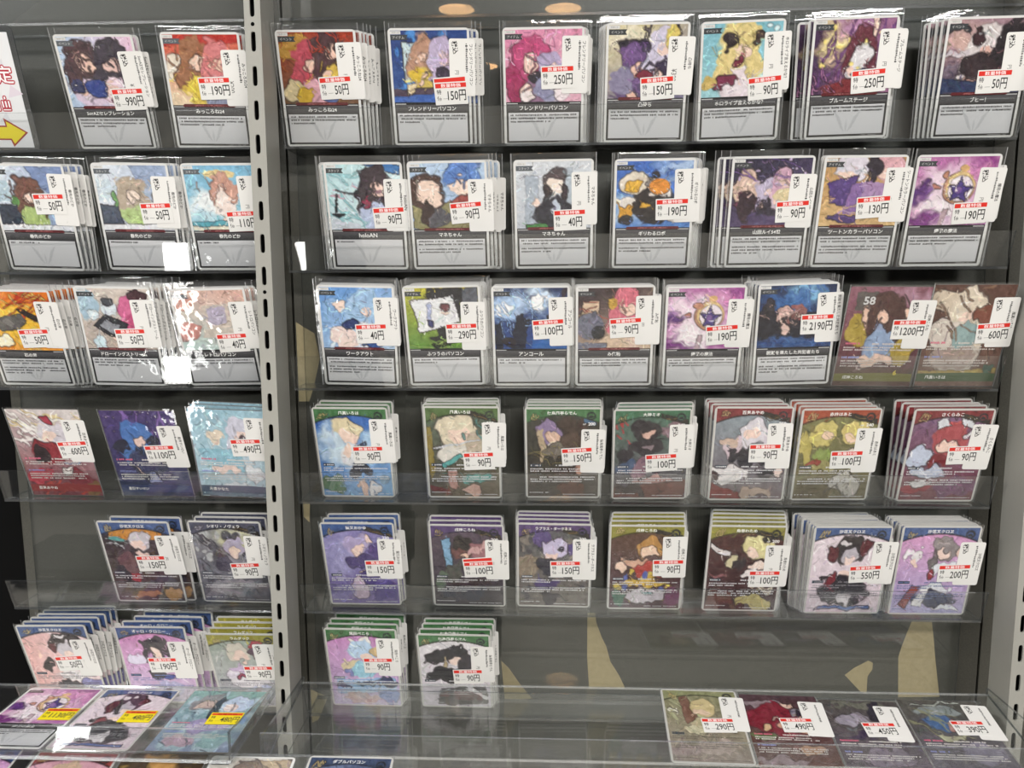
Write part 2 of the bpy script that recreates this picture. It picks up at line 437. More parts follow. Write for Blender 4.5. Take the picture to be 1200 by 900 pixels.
def rack(x0, x1, label, name='acrylic_card_rack'):
    t = link(bpy.data.objects.new(name, None)); t.location = ((x0 + x1) / 2 * MM, PANEL_Y * MM, ROW_Z[-1] * MM)
    inv = -Vector(t.location) / MM
    def P(prof): return [(y + inv.y, z + inv.z) for y, z in prof]
    a, b = x0 + inv.x, x1 + inv.x
    sheet_box('back_sheet', a, b, P([(PANEL_Y - .15, ROW_Z[-1] - 2), (PANEL_Y - 2.2, ROW_Z[-1] - 2), (PANEL_Y - 2.2, 480), (PANEL_Y - .15, 480)]), t)
    for z in ROW_Z:
        zf = z - .4
        sheet_box('pocket_floor', a, b, P([(PANEL_Y - 2.2, zf - 2), (LIP_Y - 2, zf - 2), (LIP_Y - 2, zf), (PANEL_Y - 2.2, zf)]), t)
        s, c = math.sin(LIP_T), math.cos(LIP_T)
        y0, z0 = LIP_Y, zf
        sheet_box('pocket_lip', a, b, P([(y0, z0), (y0 - 2, z0), (y0 - 2 - LIP_H * s, z0 + LIP_H * c), (y0 - LIP_H * s, z0 + LIP_H * c)]), t)
    return tag(t, label, 'card rack', 'acrylic card racks')
rack(-209, 366, 'wide clear acrylic pocket rack between the two slotted posts')
rack(-468, -226, 'narrow clear acrylic pocket rack beside the black gap')

def tray(x0, x1, yb, zb, yf, zf, label, liph=24):
    t = link(bpy.data.objects.new('acrylic_card_tray', None)); t.location = ((x0 + x1) / 2 * MM, yb * MM, zf * MM)
    inv = -Vector(t.location) / MM
    def P(prof): return [(y + inv.y, z + inv.z) for y, z in prof]
    a, b = x0 + inv.x, x1 + inv.x
    sheet_box('tray_floor', a, b, P([(yb, zb - 2), (yf, zf - 2), (yf, zf), (yb, zb)]), t, TRAY_EDGE)
    sheet_box('tray_lip', a, b, P([(yf, zf - 2), (yf - 2, zf - 2), (yf - 2, zf + liph), (yf, zf + liph)]), t, TRAY_EDGE)
    for X in (a, b - 2):
        v = [(X + dx, y + inv.y, z + inv.z) for dx in (0, 2) for y, z in ((yb, zb), (yf, zf), (yf, zf + liph * .9), (yb, zb + 5))]
        meshobj('tray_end', v, [(0, 1, 2, 3), (4, 7, 6, 5), (0, 4, 5, 1), (1, 5, 6, 2), (2, 6, 7, 3), (3, 7, 4, 0)], [ACRYLIC, ACRYLIC_EDGE], t, [0, 0, 1, 1, 1, 1])
    return tag(t, label, 'card tray', 'acrylic card trays')
TS = math.radians(8.15)
def trz(y): return -303.8 - 1.2 + (y + 18.1) * math.tan(TS)      # right tray floor height
tray(-211.7, 375.3, -14, trz(-14), -118, trz(-118), 'wide sloping acrylic tray holding four dark cards below the wide rack', 29)
tray(-470, -224.4, -40, -297.3, -143, -297.3, 'flat acrylic tray holding three yellow-stickered cards below the narrow rack')
tray(-470, 375.3, -120, -306.5, -220, -327.5, 'long lower acrylic tray running in front of the sloping tray')
v, f = box(-209, -70, -339.5, 366, 20, -337.5)
tag(meshobj('acrylic_base_shelf', v, f, [ACRYLIC, ACRYLIC_EDGE], None, [0, 0, 1, 1, 1, 1]), 'clear acrylic shelf plate lying under the lowest pocket row of the wide rack', 'shelf')

# ------------------------------------------------------------------ cards
WHITE, BLACK = 'e2e2e0', '1b1a1b'
BODY_ME = {}
def body_mesh(col):
    if col not in BODY_ME:
        v, f = slab(rrect(-31.5, 0, 31.5, 88, 3.0), 0, .5)
        me = bpy.data.meshes.new('card_body'); me.from_pydata([(x * MM, y * MM, z * MM) for x, y, z in v], [], f)
        me.materials.append(plain('card_stock_' + col, col, .5, .35)); BODY_ME[col] = me
    return BODY_ME[col]

SLV = {}
def sleeve_mesh(kind, var):
    if (kind, var) in SLV: return SLV[kind, var]
    rs = random.Random(hash((kind == 'loose', var)) & 255)
    if kind == 'loose': hx, y0, y1 = 33.8, -.3, 93.0
    else: hx, y0, y1 = 32.3, -.2, 89.3
    nx, ny = 9, 22; v = []; f = []; fm = []
    amp = .22 if kind == 'loose' else .08
    for j in range(ny + 1):
        for i in range(nx + 1):
            e = i in (0, nx) or j in (0, ny)
            v.append((-hx + 2 * hx * i / nx, y0 + (y1 - y0) * j / ny, .78 + (0 if e else rs.uniform(-amp * .3, amp)) - (1.6 if j == ny and kind == 'loose' else 0)))
    for j in range(ny):
        for i in range(nx):
            a = j * (nx + 1) + i; f.append((a, a + 1, a + nx + 2, a + nx + 1)); fm.append(0)
    def strip(xa, ya, xb, yb):
        k = len(v); v.extend([(xa, ya, .80), (xb, ya, .80), (xb, yb, .80), (xa, yb, .80)]); f.append((k, k + 1, k + 2, k + 3)); fm.append(1)
    wv = .7 if kind == 'loose' else .5
    strip(-hx, y0, -hx + wv, y1); strip(hx - wv, y0, hx, y1); None
    k = len(v); v.extend([(-hx, y0, -.12), (hx, y0, -.12), (hx, y1, -.12), (-hx, y1, -.12)]); f.append((k + 3, k + 2, k + 1, k)); fm.append(0)
    me = bpy.data.meshes.new('sleeve'); me.from_pydata([(x * MM, y * MM, z * MM) for x, y, z in v], [], f)
    me.materials.append(SLEEVE); me.materials.append(SLEEVE_EDGE); me.polygons.foreach_set('material_index', fm)
    me.polygons.foreach_set('use_smooth', [m == 0 for m in fm]); me.update()
    SLV[kind, var] = me; return me

def dashes(sh, x0, x1, y, h, z, col, rs, fill=1.0, gap=.35):
    x = x0; end = x0 + (x1 - x0) * fill
    while x < end:
        wd = rs.uniform(.5, 1.25)
        if rs.random() < .9: sh.rect(x, y + rs.uniform(0, h * .18), min(x + wd, end), y + h * rs.uniform(.8, 1), z, col)
        x += wd + gap * rs.uniform(.5, 1.2)

class Kit: pass
def support_kit(key, c):
    """white-framed card: picture above, dark title bar, pale rules box"""
    k = Kit(); rs = random.Random(key); k.body = body_mesh(WHITE); k.sleeve = 'loose'; k.parts = []
    k.parts.append(('artwork', art_mesh('artwork', c['art'], -29.6, 33.6, 29.6, 86.3, .54, sum(map(ord, key)) * 7), []))
    fr = Sheet(); fr.rect(-29.6, 2.0, 29.6, 33.6, .53, BLACK)
    k.parts.append(('text_frame', fr.mesh('text_frame'), []))
    tb = Sheet(); q = [lin('2b2a2c'), lin('2b2a2c'), lin('565558'), lin('565558')]
    tb.poly([(-29, 26.2), (29, 26.2), (29, 31.8), (-29, 31.8)], .56, None, q)
    tb.rect(-29, 32.1, -20.5, 32.7, .565, 'cfcfcf'); tb.rect(20.5, 32.1, 29, 32.7, .565, 'cfcfcf')
    tl = Sheet(); put(tl, c['title'], 0, 29.0, .60, 'f4f4f2', h=3.5, maxw=50, bold=.02)
    k.parts.append(('title_bar', tb.mesh('title_bar'), [('title_lettering', tl.mesh('title_lettering'))]))
    rb = Sheet(); rb.rect(-28, 3.6, 28, 25.4, .56, 'd9d9dc')
    em = Sheet()
    for s in (-1, 1):                                                # pale winged crest
        for q in range(5):
            x0, y0 = 1.2 + q * .9, 5.2 + q * 2.4; x1, y1 = 5.0 + q * 1.3, 9.2 + q * 2.6
            pt = [(s * x0, y0), (s * x1, y1), (s * (x1 - .3), y1 + 1.5), (s * (x0 + .1), y0 + 1.2)]
            em.poly(pt if s > 0 else pt[::-1], .58, 'c6c7cb')
    em.poly([(0, 5.0), (.9, 9.5), (0, 15), (-.9, 9.5)], .58, 'c9cace')
    lt = Sheet(); n = c.get('lines', 3); full = 24.0
    for q in range(n):
        yy = 22.8 - q * 2.5 - (1.6 if n >= 4 and q >= 2 else 0)
        dashes(lt, -26.3, 26.3, yy, 1.45, .60, '3a393b', rs, 1.0 if q < n - 1 else rs.uniform(.25, .7))
    dashes(lt, 12, 26, 2.3, .8, .60, '9a9a9a', rs)
    k.parts.append(('rules_box', rb.mesh('rules_box'), [('crest', em.mesh('crest')), ('rules_lettering', lt.mesh('rules_lettering'))]))
    fl = Sheet(); fl.rect(-29.6, 83.6, -21.5, 86.0, .57, 'dcdcda')
    fl.poly([(-29.6, 79.4), (-15.8, 79.4), (-17.2, 81.3), (-15.8, 83.3), (-29.6, 83.3)], .57, '5a6066' if c.get('pale') else '3c4043')
    ll = Sheet(); put(ll, 'サポート', -25.6, 84.8, .60, '444', h=1.3, maxw=6.5); put(ll, c.get('flag', 'イベント'), -23.4, 81.3, .60, 'd8d8d8', h=2.0, maxw=10)
    k.parts.append(('type_flag', fl.mesh('type_flag'), [('flag_lettering', ll.mesh('flag_lettering'))]))
    if c.get('lim', 1):
        lb = Sheet(); lb.poly([(-21.5, 32.4), (21.5, 32.4), (20.5, 34.6), (-20.5, 34.6)], .58, '5f1d22')
        l2 = Sheet(); put(l2, 'LIMITED:ターンに1枚しか使えない', 0, 33.5, .61, 'd58a88', h=1.4, maxw=33)
        k.parts.append(('limited_bar', lb.mesh('limited_bar'), [('limited_lettering', l2.mesh('limited_lettering'))]))
    return k

def full_kit(key, c):
    """picture over the whole face, arched colour banner with the name"""
    k = Kit(); rs = random.Random(key); k.body = body_mesh('c9c8c4'); k.sleeve = 'tight'; k.parts = []
    ban = c['ban']
    ops = list(c['art']) + [('b', ban) + ((1, c.get('icon', 'c9b47a')) if c.get('foil', 1) else ())]
    k.parts.append(('artwork', art_mesh('artwork', ops, -29.9, 1.7, 29.9, 86.4, .54, sum(map(ord, key)) * 5), []))
    tl = Sheet(); put(tl, c['title'], -1, 82.9, .60, 'f4f4f2', h=3.4, maxw=30, bold=.02)
    if c.get('hp'): put(tl, str(c['hp']), 23.5, 72.8, .60, 'f0f0ee', h=3.0, bold=.03); put(tl, 'HP', 17.6, 72.4, .60, 'e0e0e0', h=1.5, bold=.02)
    k.parts.append(('name_lettering', tl.mesh('name_lettering'), []))
    lt = Sheet(); ink = c.get('ink', 'd9d9dc')
    lt.rect(-27.5, 31.4, -18, 34.2, .565, c.get('keycol', '36414f'))
    dashes(lt, -27, -18.5, 32.0, 1.5, .60, ink, rs); dashes(lt, -6, 8, 32.0, 1.6, .60, ink, rs)
    for q, yy in enumerate((28.6, 26.4, 20.5, 18.3, 16.1)):
        dashes(lt, -27.5 + (8 if q == 2 else 0), 27.5, yy, 1.4, .60, ink, rs, 1.0 if q not in (1, 4) else rs.uniform(.3, .8), .5)
    dashes(lt, -28.5, -12, 5.2, .9, .60, ink, rs); dashes(lt, 0, 28, 3.4, .8, .60, ink, rs)
    k.parts.append(('rules_lettering', lt.mesh('rules_lettering'), []))
    return k

def foil_kit(key, c):
    """borderless picture card with a name band near its foot"""
    k = Kit(); rs = random.Random(key); k.body = body_mesh('6b6663'); k.sleeve = 'tight'; k.parts = []
    k.parts.append(('artwork', art_mesh('artwork', c['art'], -31.2, .4, 31.2, 87.6, .54, sum(map(ord, key)) * 3), []))
    nb = Sheet(); bc = c['band']
    if c.get('title'):
        nb.poly([(-31.2, 4.5), (31.2, 4.5), (31.2, 11.5), (10, 12.5), (-31.2, 11.5)], .56, bc)
    nl = Sheet()
    if c.get('title'): put(nl, c['title'], -16, 8.2, .60, 'f2f0ea', h=3.3, maxw=18, bold=.02)
    if c.get('num'): put(nl, c['num'], 17, 12.6, .60, 'd8c24a', h=4.5, bold=.03)
    if c.get('poster'): put(nl, c['poster'], -15, 76, .60, 'cfcfcf', h=7, bold=.03)
    if c.get('title'): k.parts.append(('name_band', nb.mesh('name_band'), [('name_lettering', nl.mesh('name_lettering'))]))
    lt = Sheet(); ink = c.get('ink', 'd9d6d2')
    dashes(lt, -28, -14, 37.8, 2.0, .60, 'd96a86', rs); dashes(lt, -6, 18, 37.6, 1.8, .60, ink, rs)
    for yy in (34.6, 32.4, 22.4, 20.2, 17.8): dashes(lt, -28, 28, yy, 1.5, .60, ink, rs, rs.uniform(.75, 1), .5)
    dashes(lt, -28, -14, 25.4, 2.0, .60, '8a94d0', rs)
    k.parts.append(('rules_lettering', lt.mesh('rules_lettering'), []))
    return k

TAGM = plain('white_label_paper', 'e4e3e0', .6, .3)
YELM = plain('yellow_label_paper', 'e8d51f', .6, .3)
TAG_ME = {}
def tag_parts(title, old=None):
    key = (title, old)
    if key in TAG_ME: return TAG_ME[key]
    v, f = slab(rrect(-10, -21, 10, 21, 1.6, 3), .86, .98)
    me = bpy.data.meshes.new('price_tag'); me.from_pydata([(x * MM, y * MM, z * MM) for x, y, z in v], [], f); me.materials.append(TAGM)
    sh = Sheet(); put(sh, '税込', -5.4, 14.6, 1.01, '1c1c1c', h=4.6, rot=-82, bold=.02)
    if title: put(sh, title, 7.0, 2.0, 1.01, '262626', h=2.7, maxw=36, rot=-90, bold=.012)
    rs = random.Random(title or 'x'); 
    x = 2.6; y = 17.5
    while y > -3:                                             # stock-code column
        hh = rs.uniform(.5, 1.2); sh.rect(x + rs.uniform(0, .5), y - hh, x + rs.uniform(1.2, 1.9), y, 1.01, '3a3a3a'); y -= hh + .5
    if old: put(sh, old, -4.5, -6.5, 1.01, '2c2c2c', h=4.0, rot=-90, stretch=.8)
    else: put(sh, '円', -4.3, -3.5, 1.01, '3a3a3a', h=3.0, rot=-90)
    TAG_ME[key] = (me, sh.mesh('tag_lettering')); return TAG_ME[key]

STK_ME = None
def sticker(parent, x, y, rot, price, yellow=False, double=False):
    global STK_ME
    def build(mat):
        v, f = slab(rrect(-13, -8.5, 13, 8.5, .5, 2), 0, .12)
        me = bpy.data.meshes.new('price_sticker'); me.from_pydata([(a * MM, b * MM, c * MM) for a, b, c in v], [], f); me.materials.append(mat); return me
    if STK_ME is None: STK_ME = {0: build(TAGM), 1: build(YELM)}
    if double:
        o2 = link(bpy.data.objects.new('price_sticker', STK_ME[0]), parent); o2.matrix_basis = Matrix.Translation(((x - .5) * MM, (y + 3.8) * MM, 1.08 * MM)) @ Matrix.Rotation(math.radians(rot + 1.5), 4, 'Z')
        rb = Sheet(); rb.rect(-12.2, 4.2, 12.2, 7.6, .15, 'd8352c'); q = rb.obj('red_band', o2)
        z0 = 1.24
    else: z0 = 1.08
    o = link(bpy.data.objects.new('price_sticker', STK_ME[1 if yellow else 0]), parent)
    o.matrix_basis = Matrix.Translation((x * MM, y * MM, z0 * MM)) @ Matrix.Rotation(math.radians(rot), 4, 'Z')
    rb = Sheet(); rb.rect(-12.2, 4.2, 12.2, 7.6, .15, 'd9541c' if yellow else 'd8352c'); put(rb, '数量特価', 0, 5.9, .18, 'a8200f' if yellow else 'ffffff', h=2.7, wid=15.5, bold=.004)
    rb.obj('red_band', o)
    sh = Sheet()
    put(sh, '特', -9.6, 1.3, .15, '222', h=3.6, bold=.01); put(sh, '価', -9.6, -3.4, .15, '222', h=3.6, bold=.01)
    sh.rect(-6.6, -4.0, -2.6, -3.75, .15, '666')
    put(sh, price, 4.3 if len(price) < 5 else 3.0, -1.7, .15, '30302f', h=8.2, wid={3: 11, 4: 14.5, 5: 18, 6: 19}.get(len(price), 12), bold=.012)
    sh.obj('price_lettering', o)
    return o

def card_matrix(X, Y, Z, tilt, roll):
    t = math.radians(tilt)
    ex = Vector((1, 0, 0)); ey = Vector((0, -math.sin(t), math.cos(t))); n = ex.cross(ey)
    a = math.radians(roll); ax = ex * math.cos(a) + ey * math.sin(a); ay = -ex * math.sin(a) + ey * math.cos(a)
    return Matrix(((ax.x, ay.x, n.x, X * MM), (ax.y, ay.y, n.y, Y * MM), (ax.z, ay.z, n.z, Z * MM), (0, 0, 0, 1)))

def seat(mtx, zf, kind=None):
    hx, y0 = (33.8, -.3) if kind == 'loose' else (32.3, -.2)
    if kind == 'sign': hx, y0 = 38, 0
    lo = min((mtx @ Vector((sx * hx * MM, y0 * MM, z * MM))).z for sx in (-1, 1) for z in (-.12, .81))
    m2 = mtx.copy(); m2[2][3] += zf * MM + .00002 - lo
    return m2

def place_card(kit, mtx, label, group, tagxy=None, title=None, old=None, var=0, sleeve=True, full=True):
    t = link(bpy.data.objects.new('trading_card', None)); t.matrix_world = mtx; t.empty_display_size = .01
    link(bpy.data.objects.new('card_body', kit.body), t)
    for nm, me, subs in kit.parts:
        if not full and nm in ('limited_bar', 'type_flag', 'rules_lettering'): continue
        o = link(bpy.data.objects.new(nm, me), t)
        for sn, sm in subs:
            if not full and sn != 'title_lettering': continue
            link(bpy.data.objects.new(sn, sm), o)
    if sleeve:
        s = link(bpy.data.objects.new('sleeve', sleeve_mesh(kit.sleeve, var % 4)), t)
        s['label'] = 'clear plastic sleeve'
    if tagxy:
        me, le = tag_parts(title, old)
        g = link(bpy.data.objects.new('price_tag', me), t)
        g.matrix_basis = Matrix.Translation((tagxy[0] * MM, tagxy[1] * MM, 0)) @ Matrix.Rotation(math.radians(tagxy[2]), 4, 'Z')
        link(bpy.data.objects.new('tag_lettering', le), g)
    return tag(t, label, 'trading card', group)

# measured place of each front card: X, depth, roll, tilt, sticker x/y, tag x/y  (mm, degrees)
POS = {
'1_L1': (-350.4, -1.6, -0.93, 22.3, 18.1, 40.0, 27.3, 54.9),
'1_L2': (-270.1, 0.0, -1.16, 17.3, 7.1, 46.7, 25.2, 54.2),
'1_1': (-177.4, -1.6, -0.57, 17.3, 12.7, 45.7, 25.4, 57.8),
'1_2': (-89.1, -0.8, -0.54, 18.8, 15.9, 40.5, 25.3, 59.3),
'1_3': (-0.1, 1.3, 0.01, 18.8, 11.1, 51.8, 24.2, 60.5),
'1_4': (79.0, -5.1, -0.14, 17.6, 8.9, 41.1, 25.6, 56.8),
'1_5': (153.3, -2.6, 1.53, 16.4, 19.1, 39.3, 26.7, 58.2),
'1_6': (236.2, -6.9, 1.24, 14.1, 13.3, 42.5, 28.2, 57.6),
'1_7': (335.6, -2.7, 0.63, 14.1, 9.6, 42.0, 23.4, 55.6),
'2_L1': (-417.3, -3.9, -1.71, 17.4, 14.5, 56.4, 26.3, 59.6),
'2_L2': (-334.1, -0.5, -1.18, 15.7, 17.0, 48.3, 25.8, 56.8),
'2_L3': (-258.8, 0.3, -0.32, 17.3, 13.3, 41.8, 22.9, 57.1),
'2_1': (-144.3, 3.3, -0.50, 17.9, 18.7, 44.0, 25.8, 53.8),
'2_2': (-75.9, 0.6, 0.19, 17.8, 14.2, 47.3, 26.0, 52.6),
'2_3': (8.3, 2.0, 0.41, 16.8, 13.0, 40.3, 24.4, 57.1),
'2_4': (87.3, 1.8, 0.24, 18.0, 14.9, 48.6, 26.0, 59.0),
'2_5': (177.7, -2.1, 0.44, 17.2, 18.2, 45.4, 23.9, 53.2),
'2_6': (246.2, -3.7, 0.09, 17.9, 10.6, 48.5, 26.2, 57.6),
'2_7': (317.5, -0.9, 0.37, 17.6, 15.4, 43.1, 26.5, 56.9),
'3_L1': (-433.7, -2.5, -1.10, 20.9, 9.1, 45.0, 25.6, 57.0),
'3_L2': (-353.1, -4.1, -1.33, 16.8, 9.3, 43.6, 23.8, 56.3),
'3_L3': (-270.6, 0.1, 1.06, 20.3, 13.3, 39.9, 25.7, 55.2),
'3_1': (-153.7, -1.5, -1.45, 17.1, 11.3, 47.2, 24.4, 57.5),
'3_2': (-81.3, 1.6, 0.85, 17.4, 14.9, 47.4, 24.7, 53.0),
'3_3': (-10.3, 1.8, 0.19, 17.7, 14.5, 51.3, 24.8, 57.4),
'3_4': (58.0, 0.7, 0.60, 18.4, 9.0, 52.3, 26.4, 58.3),
'3_5': (129.8, 1.7, 0.84, 19.9, 14.9, 46.2, 27.6, 55.7),
'3_6': (204.4, 3.3, 1.76, 16.7, 17.0, 53.3, 25.8, 58.6),
'3_7': (269.0, -0.3, -0.57, 21.0, 19.6, 51.9, 26.7, 55.8),
'3_8': (336.4, 1.5, -0.08, 18.1, 20.9, 47.6, 26.4, 56.3),
'4_L1': (-417.5, -0.2, -0.57, 20.9, 18.1, 48.7, 23.6, 56.9),
'4_L2': (-336.2, -0.5, -0.51, 22.1, 12.3, 45.7, 24.6, 52.4),
'4_L3': (-263.2, -5.9, -2.60, 20.9, 13.8, 52.1, 24.4, 60.0),
'4_1': (-160.1, 2.0, -0.28, 18.7, 12.3, 43.2, 25.3, 56.3),
'4_2': (-67.8, 2.0, -0.18, 17.1, 13.2, 37.1, 26.2, 52.5),
'4_3': (16.2, 4.2, 0.19, 18.7, 12.0, 42.0, 24.8, 46.8),
'4_4': (89.2, 1.4, 0.77, 19.9, 8.9, 37.2, 24.4, 52.5),
'4_5': (170.2, 0.5, 0.16, 16.3, 11.9, 46.0, 22.6, 52.2),
'4_6': (239.7, 2.0, 0.77, 19.0, 9.4, 40.5, 24.2, 49.0),
'4_7': (327.0, 1.3, 0.39, 18.7, 14.6, 45.6, 26.2, 52.9),
'5_L1': (-349.5, 2.6, -0.41, 19.1, 8.6, 43.8, 26.8, 52.8),
'5_L2': (-271.6, 3.6, -0.72, 18.8, 12.3, 36.3, 24.4, 52.3),
'5_1': (-156.9, 3.1, 0.07, 18.5, 16.6, 41.0, 25.6, 50.6),
'5_2': (-65.1, 2.8, -0.41, 19.5, 9.6, 41.8, 25.3, 51.7),
'5_3': (8.2, 2.8, -0.66, 17.9, 9.9, 41.9, 25.6, 51.7),
'5_4': (86.3, 0.9, 0.16, 17.7, 18.8, 45.3, 23.2, 55.9),
'5_5': (167.7, 0.1, -0.20, 17.0, 17.9, 35.0, 26.3, 48.0),
'5_6': (253.1, -2.6, 0.58, 16.1, 14.7, 41.6, 27.8, 52.2),
'5_7': (324.1, -2.4, 0.42, 15.1, 16.1, 42.9, 26.8, 51.9),
'6_L1': (-427.2, 2.1, 1.26, 17.8, 7.7, 45.1, 23.4, 51.1),
'6_L2': (-341.0, 1.5, 0.27, 17.0, 5.1, 45.4, 23.2, 51.0),
'6_L3': (-257.5, -2.3, 0.40, 20.1, 9.5, 42.6, 18.7, 55.5),
'6_1': (-158.1, 2.7, -0.43, 16.7, 13.4, 48.2, 22.9, 57.2),
'6_2': (-77.1, 3.2, -0.31, 20.2, 11.1, 39.3, 24.2, 53.7),
}
BLU, RED, GRN, PUR, YEL, NAV = '3f5788', '7c2c30', '427244', '574270', '8a8638', '43465a'
m = 'm'; e = 'e'; g = 'g'; p = 'p'; s = 's'; d = 'd'; h = 'h'; E = 'E'
WAND = [(g, 'b06aa0', 'd9b4cf', 60), (E, .35, .35, .35, .25, 'ecd6e4'), (E, .35, .8, .3, .25, 'efe4ea'), (E, .08, .5, .12, .1, '5a2f78'), (E, .9, .12, .2, .2, '8e3f86'), (E, .75, .2, .2, .1, 'd08ab8'), (E, .1, .95, .3, .12, '7a3a80'), (E, .85, .9, .2, .2, 'a55c9c'),
        (h, .56, .45, .205, .24, 'b98a72'), (h, .57, .44, .185, .22, 'dcc08a'), (h, .58, .46, .155, .19, 'ece2ea'), (p, [(.56, .29), (.61, .42), (.73, .44), (.64, .52), (.66, .66), (.57, .58), (.47, .64), (.50, .51), (.42, .41), (.53, .41)], '4a3a80'), (h, .56, .48, .05, .05, '7a5a98'), (h, .59, .17, .06, .05, 'd9b07a'), (e, .38, .26, .05, .06, 'c08a70'), (e, .27, .44, .05, .04, 'b9806e'), (p, [(.41, .76), (.48, .76), (.44, 1), (.37, 1)], 'b9a0a8')]
